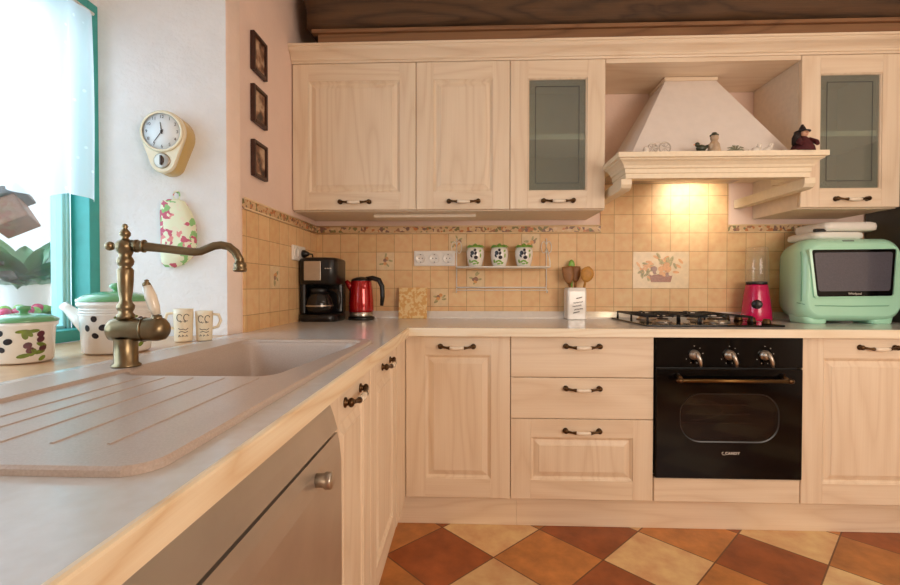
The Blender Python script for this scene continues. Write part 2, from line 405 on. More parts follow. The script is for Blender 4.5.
OFF = {}
def props(o, label=None, cat=None, group=None, kind=None):
    if label: o['label'] = label
    if cat: o['category'] = cat
    if group: o['group'] = group
    if kind: o['kind'] = kind
    return o
def thing(name, label, cat, loc=(0, 0, 0), rz=0, group=None, local=False):
    """an Empty at the base of the thing; parts given in world metres unless local"""
    o = bpy.data.objects.new(name, None); COL.objects.link(o)
    o.empty_display_size = .05
    o.location = loc; o.rotation_euler = (0, 0, rz)
    OFF[o.name] = Vector((0, 0, 0)) if local else Vector(loc)
    return props(o, label, cat, group)
def mesh_data(name, mb, mats, off=Vector((0, 0, 0))):
    me = bpy.data.meshes.new(name)
    me.from_pydata([tuple(Vector(v)-off) for v in mb.v], [], mb.f)
    for m in mats if isinstance(mats, (list, tuple)) else [mats]: me.materials.append(M[m])
    me.polygons.foreach_set('material_index', mb.m); me.polygons.foreach_set('use_smooth', mb.s)
    b = bmesh.new(); b.from_mesh(me); bmesh.ops.remove_doubles(b, verts=b.verts, dist=1e-6)
    bmesh.ops.recalc_face_normals(b, faces=b.faces); b.to_mesh(me); b.free(); me.update()
    return me
def obj(name, mb, mats, parent=None, loc=None):
    """link a builder as one mesh object; a child keeps its parent's origin"""
    off = OFF.get(parent.name, Vector((0, 0, 0))) if parent else Vector(loc or (0, 0, 0))
    me = mesh_data(name, mb, mats, off)
    o = bpy.data.objects.new(name, me); COL.objects.link(o)
    if parent: o.parent = parent
    elif loc: o.location = loc
    OFF[o.name] = off
    return o
def inst(name, me, parent, loc=(0, 0, 0), rot=(0, 0, 0)):
    o = bpy.data.objects.new(name, me); COL.objects.link(o); o.parent = parent
    o.location = Vector(loc)-OFF[parent.name] if parent else loc
    o.rotation_euler = rot; OFF[o.name] = OFF.get(parent.name, Vector((0, 0, 0))) if parent else Vector(loc)
    return o
def struct(name, mb, mats): return props(obj(name, mb, mats), kind='structure')

def text_mb(s, size, depth=.0006, spacing=1.0, shear=0, bold=0):
    c = bpy.data.curves.new('lettering', 'FONT'); c.body = s; c.size = size; c.extrude = depth/2
    c.align_x = 'CENTER'; c.align_y = 'CENTER'; c.space_character = spacing; c.shear = shear; c.offset = bold; c.resolution_u = 3
    o = bpy.data.objects.new('lettering', c); COL.objects.link(o)
    dg = bpy.context.evaluated_depsgraph_get(); dg.update()
    me = bpy.data.meshes.new_from_object(o.evaluated_get(dg))
    vs = [v.co[:] for v in me.vertices]; fs = [list(p.vertices) for p in me.polygons]
    bpy.data.objects.remove(o); bpy.data.curves.remove(c); bpy.data.meshes.remove(me)
    return vs, fs
def put_text(mb, s, size, x, y, z, mat, spacing=1.0, shear=0, bold=0, T=None):
    vs, fs = text_mb(s, size, spacing=spacing, shear=shear, bold=bold)
    A = Matrix.Translation((x, y, z)) @ Matrix.Rotation(PI/2, 4, 'X')
    mb.add(vs, fs, mat, False, (T @ A) if T is not None else A)

# ------------------------------------------------------------------ the room
W = .598         # tiled face of the back wall
XL = -1.038      # face of the left wall
CT = .863        # top of the worktop
H = 2.55
mb = MB(); mb.box(-1.56, 3.0, -3.6, .75, -.05, 0); struct('floor', mb, 'floor')
mb = MB(); mb.box(-1.56, 3.0, -3.6, .75, H, H+.08); struct('ceiling', mb, 'ceiling')
mb = MB(); mb.box(-1.56, 3.0, .606, .75, 0, H); struct('wall_back', mb, 'pink_wall')
mb = MB(); mb.box(2.9, 3.0, -3.6, .606, 0, H); struct('wall_right', mb, 'ceiling')
mb = MB(); mb.box(-1.56, 2.9, -3.6, -3.5, 0, H); struct('wall_rear', mb, 'ceiling')

# left wall: a thick wall with a splayed window recess
mb = MB()
xe, ye = XL, -.262
corner = []
for k in range(7):
    t = k/6; p0, p1, p2 = Vector((xe, ye+.018)), Vector((xe, ye)), Vector((xe-.020, ye-.038-.006))
    q = p0*(1-t)**2+p1*2*t*(1-t)+p2*t*t; corner.append((q.x, q.y))
poly = [(XL, .606)]+corner+[(-1.44, -.42), (-1.60, -.42), (-1.60, .606)]
def prism_mats(mb, poly, z0, z1, mats):
    n = len(poly); vs = [(u, v, z0) for u, v in poly]+[(u, v, z1) for u, v in poly]
    mb.add(vs, [list(range(n))[::-1], list(range(n, 2*n))], 0)
    for i in range(n):
        mb.add(vs, [[i, (i+1) % n, n+(i+1) % n, n+i]], mats[i], mats[i] == 2)
prism_mats(mb, poly, 0, H, [0]+[2]*6+[1]+[1]+[0]*2)
mb.prism([(XL, -.30), (-1.44, -.42), (-1.60, -.42), (-1.60, -1.9), (-1.44, -1.9), (XL, -2.07)], 'z', 0, .842, 0)
mb.prism([(XL, -.30), (-1.44, -.42), (-1.60, -.42), (-1.60, -1.9), (-1.44, -1.9), (XL, -2.07)], 'z', 2.32, H, 1)
mb.prism([(-1.44, -.42), (-1.60, -.42), (-1.60, -1.9), (-1.44, -1.9)], 'z', 1.985, 2.32, 1)
mb.prism([(XL, -2.07), (-1.44, -1.9), (-1.60, -1.9), (-1.60, -3.5), (XL, -3.5)], 'z', 0, H, 1)
struct('wall_left', mb, ['pink_wall', 'white_wall', 'edge_wall'])

mb = MB(); mb.prism([(XL-.002, -.305), (-1.44, -.424), (-1.44, -1.9), (XL-.002, -2.06)], 'z', .842, CT-.001, 0)
struct('trim_1', mb, 'sill_tile')

# tiles: back (raised above the hob) and left, with a fruit frieze along the top
mb = MB(); mb.box(XL, 1.95, W, .606, .80, 1.332); mb.box(.55, 1.236, W, .606, 1.332, 1.66)
struct('trim_2', mb, 'tile_back')
mb = MB(); mb.box(XL, XL+.007, -.232, .598, .80, 1.332); struct('trim_3', mb, 'tile_left')
def frieze_strip(mb, x0, x1):
    mb.box(x0, x1, W-.003, .606, 1.338, 1.372, 0)
    mb.tube([(x0, W-.003, 1.336), (x1, W-.003, 1.336)], .004, 8, 1); mb.tube([(x0, W-.003, 1.374), (x1, W-.003, 1.374)], .004, 8, 1)
mb = MB(); frieze_strip(mb, XL+.007, .55); frieze_strip(mb, 1.236, 1.95); struct('trim_4', mb, ['frieze', 'tile_cream'])
mb = MB(); mb.box(XL, XL+.010, -.232, .590, 1.338, 1.372, 0)
for z in (1.336, 1.374): mb.tube([(XL+.010, -.232, z), (XL+.010, .590, z)], .004, 8, 1)
struct('trim_5', mb, ['frieze', 'tile_cream'])

# window: turquoise frame in the recess, sash and glass
mb = MB()
mb.box(-1.503, -1.437, -.462, -.421, CT, 1.984, 0, .002)      # jamb beside the reveal
mb.box(-1.503, -1.437, -1.899, -1.865, CT, 1.984, 0, .002)
mb.box(-1.503, -1.437, -1.865, -.462, 1.930, 1.984, 0, .002)   # head
mb.box(-1.503, -1.437, -1.865, -.462, CT, .900, 0, .002)       # bottom rail
win = struct('window_1', mb, 'turq')
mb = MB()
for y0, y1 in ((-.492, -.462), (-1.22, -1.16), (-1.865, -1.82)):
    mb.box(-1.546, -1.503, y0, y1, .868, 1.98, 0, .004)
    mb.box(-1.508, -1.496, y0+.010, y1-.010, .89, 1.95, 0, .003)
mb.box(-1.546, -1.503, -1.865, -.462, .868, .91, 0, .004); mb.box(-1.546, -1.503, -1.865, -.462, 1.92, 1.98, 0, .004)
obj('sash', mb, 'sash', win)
mb = MB(); mb.box(-1.526, -1.522, -1.83, -.49, .905, 1.925); obj('glass_pane', mb, 'pane', win)

# ------------------------------------------------------------------ beam
mb = MB(); rings = []
nx = 60
for i in range(nx+1):
    x = -.955+i*(2.99+.955)/nx
    sq = 1 if i else .9
    r = []
    for j in range(24):
        a = 2*PI*j/24
        ca, sa = math.cos(a), math.sin(a)
        e = .45
        yy = .345+math.copysign(abs(ca)**e, ca)*.135*sq
        zz = 2.412+math.copysign(abs(sa)**e, sa)*.138*sq
        k = math.sin(x*5+j*1.3)*.003+random.uniform(-.003, .003)
        r.append((x+(random.uniform(-.012, .012) if i == 0 else 0), yy+k, zz+k))
    rings.append(r)
mb.loft(rings, 0, True)
props(obj('ceiling_beam', mb, 'beam'), 'rough dark brown wooden beam running below the ceiling above the cabinets', 'beam')
mb = MB(); mb.box(-.905, 2.6, .245, .275, 2.192, 2.268, 0, .004); mb.box(-.93, 2.6, .228, .262, 2.250, 2.268, 0, .003)
props(obj('wooden_batten', mb, 'batten'), 'lighter brown wooden batten squeezed between dark beam and cabinet cornice', 'batten')

# ------------------------------------------------------------------ handles and fronts
def handle_data():
    a = MB()
    for s in (-1, 1):
        a.lathe([(0, .0), (.0115, 0), (.0115, -.003), (.007, -.005), (.006, -.011), (.006, -.013)], (s*.070, 0, 0), 0, 14, 'y')
        a.ell((s*.070, -.0145, 0), (.0108, .0075, .0105), 0, 14, 10)
        a.tube([(s*.070, -.0145, 0), (s*.058, -.0175, -.001), (s*.046, -.0205, -.003), (s*.036, -.022, -.004), (s*.030, -.0225, -.0045)],
               [.0075, .0052, .0045, .0062, .0078], 10)
    a.tube([(-.036, -.022, -.004), (0, -.023, -.0055), (.036, -.022, -.004)], .004, 8)
    g = MB(); g.tube([(-.031, -.0225, -.0045), (-.016, -.023, -.0055), (0, -.0233, -.006), (.016, -.023, -.0055), (.031, -.0225, -.0045)],
                     [.0068, .0082, .0088, .0082, .0068], 12)
    return mesh_data('handle', a, 'bronze'), mesh_data('handle_grip', g, 'porcelain')
HND, GRP = handle_data()
def add_handle(front, x, z, y=0):
    """x, z in the same frame the front was built in"""
    h = inst('handle', HND, front, (x, y, z)); h['label'] = 'aged bronze bow handle'
    g = inst('handle_grip', GRP, front, (x, y, z)); g['label'] = 'cream porcelain grip'

def front(mb, x0, x1, z0, z1, y=0, t=.021, f=.082, fz=None, style='panel', ft=None):
    """door or drawer front facing -Y: 0 = upright grain, 1 = level grain"""
    c = .0022; fz = fz or f; ft = ft or fz
    def rect(i, yy, iz=None): 
        iz = i if iz is None else iz
        return [(x0+i, yy, z0+iz), (x1-i, yy, z0+iz), (x1-i, yy, z1-iz), (x0+i, yy, z1-iz)]
    mb.loft([rect(0, y+t), rect(0, y+c), rect(c, y)], 0, False, style != 'glass', False)
    if style == 'flat':
        mb.add(rect(c, y), [[0, 1, 2, 3]], 1); return mb
    X = [x0+c, x0+f, x1-f, x1-c]; Z = [z0+c, z0+fz, z1-ft, z1-c]
    q = lambda xa, xb, za, zb, m: mb.add([(xa, y, za), (xb, y, za), (xb, y, zb), (xa, y, zb)], [[0, 1, 2, 3]], m)
    g = .0007
    q(X[0], X[1]-g, Z[0], Z[3], 0); q(X[2]+g, X[3], Z[0], Z[3], 0)
    q(X[1]+g, X[2]-g, Z[0], Z[1], 1); q(X[1]+g, X[2]-g, Z[2], Z[3], 1)
    for xa, xb in ((X[1]-g, X[1]+g), (X[2]-g, X[2]+g)):
        for za, zb in ((Z[0], Z[1]), (Z[2], Z[3])):
            mb.add([(xa, y, za), ((xa+xb)/2, y+.001, za), (xb, y, za), (xa, y, zb), ((xa+xb)/2, y+.001, zb), (xb, y, zb)], [[0, 1, 4, 3], [1, 2, 5, 4]], 0)
    def inner(d, dep): return [(X[1]+d, y+dep, Z[1]+d), (X[2]-d, y+dep, Z[1]+d), (X[2]-d, y+dep, Z[2]-d), (X[1]+d, y+dep, Z[2]-d)]
    if style == 'panel':
        seq = [(0, 0), (.0015, .003), (.005, .0042), (.009, .0085), (.0125, .0105), (.0145, .0105), (.032, .0035), (.0345, .003), (.036, .0012)]
        mb.loft([inner(*s) for s in seq], 0, False, False, True)
    else:
        seq = [(0, 0), (.0015, .003), (.005, .0045), (.007, .010), (.007, t)]
        mb.loft([inner(*s) for s in seq], 0, False, False, False)
        mb.loft([rect(0, y+t), inner(.007, t)], 0, False, False, False)
    return mb

FR = ['wood_v', 'wood_h']
# ------------------------------------------------------------------ wall cabinets
UY, UZ0, UZ1 = .253, 1.409, 2.116
def wall_cabinet(x0, x1, label, glass=False, fl=.084):
    t = thing('wall_cabinet', label, 'cabinet', ((x0+x1)/2, .43, UZ0-.004))
    mb = MB(); s = .016
    mb.box(x0, x0+s, UY+.023, .604, UZ0-.004, UZ1, 0); mb.box(x1-s, x1, UY+.023, .604, UZ0-.004, UZ1, 0)
    mb.box(x0+s, x1-s, UY+.023, .604, UZ0-.004, UZ0+.014, 0); mb.box(x0+s, x1-s, UY+.023, .604, UZ1-.018, UZ1, 0)
    mb.box(x0+s, x1-s, .596, .604, UZ0+.014, UZ1-.018, 0)
    obj('carcass', mb, 'carcass', t)
    d = MB(); front(d, x0+.0015, x1-.0015, UZ0, UZ1-.002, UY, f=fl, fz=.084, style='glass' if glass else 'panel')
    door = obj('door', d, FR, t)
    add_handle(door, (x0+x1)/2+.004, 1.447, UY)
    if glass:
        p = MB(); a, b, e, g = x0+.078, x1-.078, UZ0+.08, UZ1-.08
        p.box(a, b, UY+.010, UY+.014, e, g); obj('glass_pane', p, 'grey_pane', door)
        p = MB(); i = .043; w = .0025
        a += i; b -= i; e += i; g -= i
        for q in ((a, a+w, e, g), (b-w, b, e, g), (a, b, e, e+w), (a, b, g-w, g)): p.box(q[0], q[1], UY+.0085, UY+.0099, q[2], q[3])
        obj('etched_border', p, 'fridge', door)
        p = MB(); p.box(x0+s, x1-s, UY+.023, .595, 1.745, 1.770); obj('shelf', p, 'white_plastic', t)
    return t
wall_cabinet(-1.034, -.431, 'wide pale ash wall cabinet with solid raised-panel door, nearest left wall', fl=.078)
wall_cabinet(-.431, .019, 'narrow pale ash wall cabinet with solid panel door between wide one and glass one', fl=.082)
wall_cabinet(.019, .469, 'pale ash wall cabinet with grey glass door, left of the cooker hood', True)
wall_cabinet(1.369, 1.819, 'pale ash wall cabinet with grey glass door above the mint microwave', True)

def sweep(mb, prof, path, mat=0, closed_prof=True):
    """prof: (out, z) pairs; path: (x, y) polyline; outward is to the right of travel"""
    n = len(path); rings = []
    for i in range(n):
        def nrm(a, b):
            d = Vector((b[0]-a[0], b[1]-a[1])).normalized(); return Vector((d.y, -d.x))
        if i == 0: o = nrm(path[0], path[1])
        elif i == n-1: o = nrm(path[-2], path[-1])
        else:
            a, b = nrm(path[i-1], path[i]), nrm(path[i], path[i+1]); o = (a+b)/(1+a.dot(b))
        rings.append([(path[i][0]+o.x*u, path[i][1]+o.y*u, z) for u, z in prof])
    return mb.loft(rings, mat, False, True, True)
crown = [(-.02, 0), (.0, 0), (.003, .008), (.009, .011), (.009, .018), (.014, .026), (.026, .039), (.037, .047), (.043, .056), (.043, .061), (.048, .064), (.048, .074), (-.02, .074)]
mb = MB(); sweep(mb, [(u, UZ1+.0+z) for u, z in crown], [(XL+.002, UY), (2.6, UY)])
props(obj('cornice', mb, 'wood_h'), 'long pale ash cornice moulding running along the top of the wall cabinets', 'cornice')
# board bridging the hood bay
mb = MB(); mb.box(.471, 1.367, UY+.002, .604, 2.094, 2.115, 0, .001)
props(obj('bridging_board', mb, 'wood_h'), 'horizontal ash board closing the bay above the cooker hood', 'board')
# slim lamp under the narrow cabinets
mb = MB(); mb.box(-.66, -.14, .36, .47, 1.388, 1.405, 0, .004)
props(obj('under_cabinet_lamp', mb, 'carcass'), 'slim pale lamp strip, switched off, under the solid-door wall cabinets', 'lamp')

# ------------------------------------------------------------------ cooker hood
hood = thing('cooker_hood', 'cream pyramid cooker hood with moulded mantel shelf above the gas hob', 'cooker hood', (.879, .35, 1.445))
mb = MB(); rings = []
b0, b1 = (.535, 1.252, .122), (.815, 1.064, .415)
def pyr(x0, x1, y0, z): return [(x0, y0, z), (x1, y0, z), (x1, .603, z), (x0, .603, z)]
mb.loft([pyr(*b0, 1.609), pyr(*b1, 2.078)], 0, False)
obj('canopy', mb, 'canopy', hood)
mb = MB(); mb.box(.808, 1.071, .405, .603, 2.074, 2.092, 0, .002); obj('canopy_cap', mb, 'wood_h', hood)
prof = [(-.05, 1.500), (0, 1.500), (0, 1.522), (.004, 1.526), (.004, 1.545), (.010, 1.549), (.013, 1.560), (.024, 1.575), (.036, 1.584), (.036, 1.588), (.046, 1.592), (.046, 1.616), (-.05, 1.616)]
prof = [(u, 1.508+(z-1.5)*.879) for u, z in prof]
mb = MB(); sweep(mb, prof, [(.503, .248), (.503, .075), (1.280, .075), (1.280, .248)])
mb.box(.53, 1.25, .10, .25, 1.602, 1.6098); mb.box(.473, 1.364, .256, .602, 1.602, 1.6098)
obj('mantel', mb, 'cream', hood)
for x0, nm in ((.488, 'left'), (1.266, 'right')):
    mb = MB()
    mb.prism([(.085, 1.508), (.085, 1.484), (.095, 1.470), (.115, 1.463), (.600, 1.463), (.600, 1.508)], 'x', x0, x0+.045)
    obj('side_rail', mb, 'cream', hood)
mb = MB(); mb.box(.535, 1.25, .125, .600, 1.600, 1.607, 0); obj('extractor_tray', mb, 'silver', hood)
mb = MB(); mb.lathe([(.026, 1.5995), (.032, 1.5995), (.034, 1.546), (.027, 1.540), (0, 1.540)], (.825, .20, 0), 0, 20)
lm = bpy.data.materials.new('hood_bulb'); lm.use_nodes = True
pb = lm.node_tree.nodes['Principled BSDF']; pb.inputs['Emission Color'].default_value = (1, .82, .55, 1); pb.inputs['Emission Strength'].default_value = 12
pb.inputs['Base Color'].default_value = (1, .9, .75, 1); M['bulb'] = lm
obj('lamp', mb, 'bulb', hood)

# ------------------------------------------------------------------ base cabinets (back run)
BZ0, BZ1 = .1345, .829
def carcass(x0, x1, t, z0=.1332, z1=.827, y1=.57, local=False, y0=.024):
    mb = MB(); s = .016
    mb.box(x0, x0+s, y0, y1, z0, z1); mb.box(x1-s, x1, y0, y1, z0, z1); mb.box(x0+s, x1-s, y0, y1, z0, z0+s); mb.box(x0+s, x1-s, y1-.01, y1, z0+s, z1)
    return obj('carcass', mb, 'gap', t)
t = thing('base_cabinet', 'narrow pale ash base cabinet with one panel door beside the inner corner', 'cabinet', (-.225, .3, .1332))
carcass(-.447, -.001, t)
mb = MB(); front(mb, -.446, -.0015, BZ0, BZ1); d = obj('door', mb, FR, t); add_handle(d, -.228, .7835)

t = thing('drawer_cabinet', 'pale ash drawer unit with three drawers left of the black oven', 'drawer unit', (.3, .3, .1332))
carcass(0, .599, t)
for z0, z1, st, hz in ((.6555, BZ1, 'flat', .787), (.4795, .6525, 'flat', .609), (BZ0, .4765, 'panel', .430)):
    mb = MB(); front(mb, .0015, .5975, z0, z1, style=st, f=.084, fz=.082, ft=.076); d = obj('drawer', mb, FR, t); add_handle(d, .302, hz)

t = thing('base_cabinet', 'pale ash base cabinet with panel door right of the black oven', 'cabinet', (1.5, .3, .1332))
carcass(1.201, 1.80, t)
mb = MB(); front(mb, 1.2025, 1.7985, BZ0, BZ1, f=.086); d = obj('door', mb, FR, t); add_handle(d, 1.502, .789)
mb = MB(); mb.box(1.802, 1.93, .0, .57, .1335, .827, 0, .001)
props(obj('end_panel', mb, 'wood_v'), 'plain ash filler panel at far right beside the dark fridge', 'panel')
mb = MB(); front(mb, .6015, 1.1985, BZ0, .2335, style='flat'); mb.box(.61, 1.19, .019, .058, .1326, .16, 1)
props(obj('oven_drawer_panel', mb, FR), 'plain low ash panel directly under the black oven', 'panel')
mb = MB(); mb.box(.03, 1.98, .040, .058, 0, .1325, 0, .002); mb.box(-.50, .03, .040, .058, 0, .1325, 0, .002)
props(obj('plinth', mb, 'wood_h'), 'long pale ash plinth board along the floor under the oven wall units', 'plinth')
mb = MB(); mb.box(-.512, -.492, -1.066, .038, 0, .1325, 0, .002)
props(obj('plinth', mb, 'wood_y'), 'pale ash plinth board along the floor under the sink run', 'plinth')

# ------------------------------------------------------------------ oven
ov = thing('oven', 'black built-in oven with three silver knobs and brass bar handle', 'oven', (.9, .28, .236))
mb = MB(); mb.box(.612, 1.188, .006, .54, .242, .822); obj('body', mb, 'black_iron', ov)
mb = MB(); mb.box(.6025, 1.1975, -.012, .005, .703, .8275, 0, .003)
for xk in (.757, .900, 1.043):
    for k in range(7):
        a = math.radians(-30+k*40); mb.disc_xz(xk+.036*math.sin(a+PI*.17), .756+.036*math.cos(a+PI*.17), .0018, .0018, -.0121, 1, 6)
obj('control_panel', mb, ['black_gloss', 'text_white'], ov)
for xk in (.757, .900, 1.043):
    mb = MB(); mb.lathe([(0, -.012), (.021, -.012), (.021, -.018), (.0175, -.020), (.016, -.034), (.012, -.037), (0, -.037)], (xk, 0, .756), 0, 24, 'y')
    mb.tube([(xk-.002, -.036, .768), (xk+.004, -.045, .748), (xk+.010, -.046, .728), (xk+.014, -.042, .712)], [.007, .0085, .0075, .005], 10)
    obj('knob', mb, 'silver', ov)
# door with a rounded window
mb = MB()
def ring_xz(pts, y): return [(u, y, v) for u, v in pts]
n = 8
outer = rrect(.595, .458, .004, n, .9, .468); mid = rrect(.589, .452, .003, n, .9, .468)
win_o = rrect(.405, .205, .085, n, .902, .494); win_i = rrect(.395, .195, .080, n, .902, .494)
mb.loft([ring_xz(outer, .004), ring_xz(outer, -.011), ring_xz(mid, -.014), ring_xz(win_o, -.014)], 0, False, True, False)
mb.loft([ring_xz(win_o, -.014), ring_xz(win_i, -.0125), ring_xz(win_i, .0)], 1, False, False, False)
put_text(mb, 'CANDY', .0155, .915, -.0144, .347, 2, 1.15, bold=.0004)
mb.tube([(.878, -.0145, .353), (.872, -.0145, .348), (.876, -.0145, .342), (.886, -.0145, .340)], .0012, 6, 2)
door = obj('door', mb, ['black_gloss', 'black_plastic', 'text_white'], ov)
def oven_glass():
    m = glass_mat('dark_oven_glass', (150, 134, 124), .03, .04, .025); return m
M['oven_glass'] = oven_glass()
mb = MB(); mb.loft([ring_xz(win_i, -.0118), ring_xz(win_i, -.009)], 0, False); obj('glass_pane', mb, 'oven_glass', door)
mb = MB(); mb.tube([(.690, -.052, .656), (1.112, -.052, .656)], .0075, 12); obj('handle_bar', mb, 'brass', door)
for x in (.690, 1.112):
    mb = MB(); mb.tube([(x, -.013, .670), (x, -.03, .668), (x, -.050, .657)], [.010, .008, .009], 12); mb.ell((x-.008 if x < .9 else x+.008, -.052, .656), (.016, .0105, .0105)); obj('handle_post', mb, 'bronze', door)
mb = MB()
for z, w in ((.545, .16), (.505, .19), (.468, .2)):
    mb.tube([(.902-w, .0005, z), (.902+w*.5, .0005, z)], .0022, 6)
mb.tube([(.902-.15+.13*math.cos(a), .0018, .525+.045*math.sin(a)) for a in [PI*k/12-PI/2 for k in range(13)]], .0022, 6)
obj('oven_rack', mb, 'rack_grey', ov)

# ------------------------------------------------------------------ worktop with sink cut-out
WX = -.428
sx0, sx1, sy0, sy1 = -.905, -.495, -1.475, -.53      # opening under the sink
mb = MB(); z0, z1 = .829, CT
def slab(x0, x1, y0, y1): mb.box(x0, x1, y0, y1, z0, z1)
slab(XL+.001, 1.94, .0, .597); slab(WX-.004-.004, 1.94, -.022, 0)
slab(sx1, WX-.008, sy0, 0); slab(XL+.001, sx1, sy1, 0); slab(XL+.001, sx0, sy0, sy1); slab(XL+.001, WX-.008, -2.6, sy0)
wt = props(obj('worktop', mb, 'worktop'), 'long L-shaped greige worktop with wood edge under sink and hob', 'worktop')
mb = MB()
ep = [(-.008, .829), (0, .829), (0, CT-.004), (-.0012, CT-.0012), (-.004, CT+.0002), (-.008, CT+.0002)]
sweep(mb, ep, [(WX, -2.6), (WX, -.0265)][::-1][::-1] if False else [(WX, -.026), (1.94, -.026)])
obj('front_edge', mb, 'edge_x', wt)['label'] = 'pale wooden front edge under the oven-wall worktop'
mb = MB(); sweep(mb, [(u, z) for u, z in ep], [(WX, -.018), (WX, -2.6)][::-1])
# the path above runs towards +Y, so outward is to +X
obj('front_edge', mb, 'edge_y', wt)['label'] = 'pale wooden front edge along the sink run'
mb = MB(); mb.prism([(.597, CT), (.572, CT), (.574, CT+.008), (.588, CT+.03), (.592, .9), (.597, .901)], 'x', XL+.01, 1.93)
props(obj('upstand_strip', mb, 'alu'), 'low aluminium upstand strip along the back of the worktop', 'strip')

# ------------------------------------------------------------------ sink
SZ = CT+.0095
sk = thing('sink', 'sand-coloured composite sink with drainboard set into the worktop', 'sink', (-.72, -1.03, CT))
def sink_outline(g=0):
    """outer outline, (x, y), with a bulge at the back for the tap"""
    pts = []
    def arc(cx, cy, r, a0, a1, k=6):
        for i in range(k+1):
            a = math.radians(a0+(a1-a0)*i/k); pts.append((cx+r*math.cos(a), cy+r*math.sin(a)))
    r = .035
    arc(-.478-r, -.508-r, r-g, 0, 90); arc(-.972+r, -.508-r, r-g, 90, 180); arc(-.972+r, -1.515+r, r-g, 180, 270); arc(-.478-r, -1.515+r, r-g, 270, 360)
    return pts
def ring2(pts, z): return [(x, y, z) for x, y in pts]
def rr2(x0, x1, y0, y1, r, k=6):
    pts = []
    for cx, cy, a0 in ((x1-r, y1-r, 0), (x0+r, y1-r, 90), (x0+r, y0+r, 180), (x1-r, y0+r, 270)):
        for i in range(k+1):
            a = math.radians(a0+90*i/k); pts.append((cx+r*math.cos(a), cy+r*math.sin(a)))
    return pts
mb = MB()
# hull: outer lip -> rim top -> step down to the basin deck
deck = [( -.512, -.545), ]
lip = [ring2(sink_outline(0), CT+.0002), ring2(sink_outline(0), SZ-.003), ring2(sink_outline(.003), SZ)]
# inner edge of the raised rim, swinging round the tap ledge at the back
inner = []
K = 28
raw = rr2(-.874, -.503, -1.488, -.535, .04, 6)
inner = raw
mb.loft(lip+[ring2(inner, SZ)], 0, False, False, False)
inner2 = rr2(-.868, -.509, -1.482, -.541, .036, 6)
mb.loft([ring2(inner, SZ), ring2(inner2, SZ-.006)], 0, False, False, False)
# deck with a bowl: split the deck in drainboard (near) and bowl part (far)
yb = -1.07
dk = SZ-.006
skew = lambda P: [(x-.05*max(0, min(1, (x+.868)/.359))*(-.541-y)/.529, y) for x, y in P]
bowl_o = skew(rr2(-.868, -.509, yb, -.541, .042, 6))
near = [(-.509, -1.07), (-.868, -1.07), (-.868, -1.446), (-.86, -1.471), (-.84, -1.482), (-.537, -1.482), (-.517, -1.471), (-.509, -1.446)]
mb.add(ring2(near, dk), [list(range(len(near)))], 0)
# bowl corner fillers between square and rounded outlines
sq = []
for x, y in bowl_o:
    sq.append((-.509 if x > -.69 else -.868, -.541 if y > -.785 else yb))
mb.loft([ring2(sq, dk), ring2(bowl_o, dk)], 0, False, False, False)
bw = [bowl_o]
rings = [ring2(bowl_o, dk)]
for ins, dz in ((.006, .004), (.010, .012), (.022, .09), (.03, .12), (.05, .138), (.08, .145)):
    rings.append(ring2(skew(rr2(-.868+ins, -.509-ins, yb+ins, -.541-ins, .042+ins*.3)), dk-dz))
mb.loft(rings, 0, True, False, True)
# drainboard grooves: slim rounded ribs
for k, (xx, ya, yb2) in enumerate(((-.80, -1.44, -1.09), (-.755, -1.44, -1.09), (-.70, -1.44, -1.09), (-.64, -1.44, -1.09), (-.575, -1.44, -1.09))):
    mb.prism([(xx-.003, dk-.001), (xx+.003, dk-.001), (xx+.0015, dk+.0014), (xx-.0015, dk+.0014)], 'y', ya, yb2)
obj('basin', mb, 'sink', sk)
mb = MB(); mb.lathe([(0, dk-.1449), (.045, dk-.1449), (.045, dk-.142), (.03, dk-.1405), (0, dk-.1405)], (-.69, -.79, 0)); obj('drain_strainer', mb, 'silver', sk)

# ------------------------------------------------------------------ tap
fx, fy = -.893, -1.006
tp = thing('mixer_tap', 'tall antique brass kitchen tap with curved spout on the sink ledge', 'tap', (fx, fy, SZ), rz=math.radians(10), local=True)
mb = MB(); mb.lathe([(0, 0), (.027, 0), (.027, .004), (.0215, .008), (.0215, .055), (.022, .058)], (0, 0, 0), 0, 24); obj('base', mb, 'brass_spout', tp)
mb = MB(); mb.tube([(-.035, 0, .076), (-.033, 0, .076), (-.028, 0, .076), (-.016, 0, .076), (.025, 0, .076), (.045, 0, .076), (.062, 0, .0765), (.074, 0, .077), (.081, 0, .0775), (.084, 0, .0775)],
                  [.004, .015, .0215, .024, .0245, .024, .025, .0225, .014, .003], 22)
mb.tube([(.034, 0, .076), (.037, 0, .076)], .026, 22)
obj('valve_body', mb, 'brass_spout', tp)
mb = MB()
cp = [(0, .098), (.016, .098), (.017, .108), (.012, .114), (.0155, .122), (.0165, .13), (.012, .138), (.0105, .145), (.013, .165), (.0145, .19), (.0150, .215), (.0135, .218), (.0105, .222),
          (.0145, .228), (.016, .236), (.014, .243), (.011, .248), (.0145, .258), (.0185, .266), (.0185, .278), (.0135, .284), (.008, .288), (.006, .292), (.010, .298), (.0105, .304), (.006, .311), (.004, .315), (.006, .319), (.004, .324), (0, .326)]
mb.lathe([(r_, .098+(z_-.098)*.868) for r_, z_ in cp], (0, 0, 0), 0, 24)
obj('column', mb, 'brass_spout', tp)
mb = MB(); mb.tube([(-.014, 0, .249), (-.022, 0, .249)], [.007, .005], 12); mb.ell((-.029, 0, .249), (.0095, .0095, .0095)); obj('ball_finial', mb, 'brass_spout', tp)
mb = MB()
SPX = .93
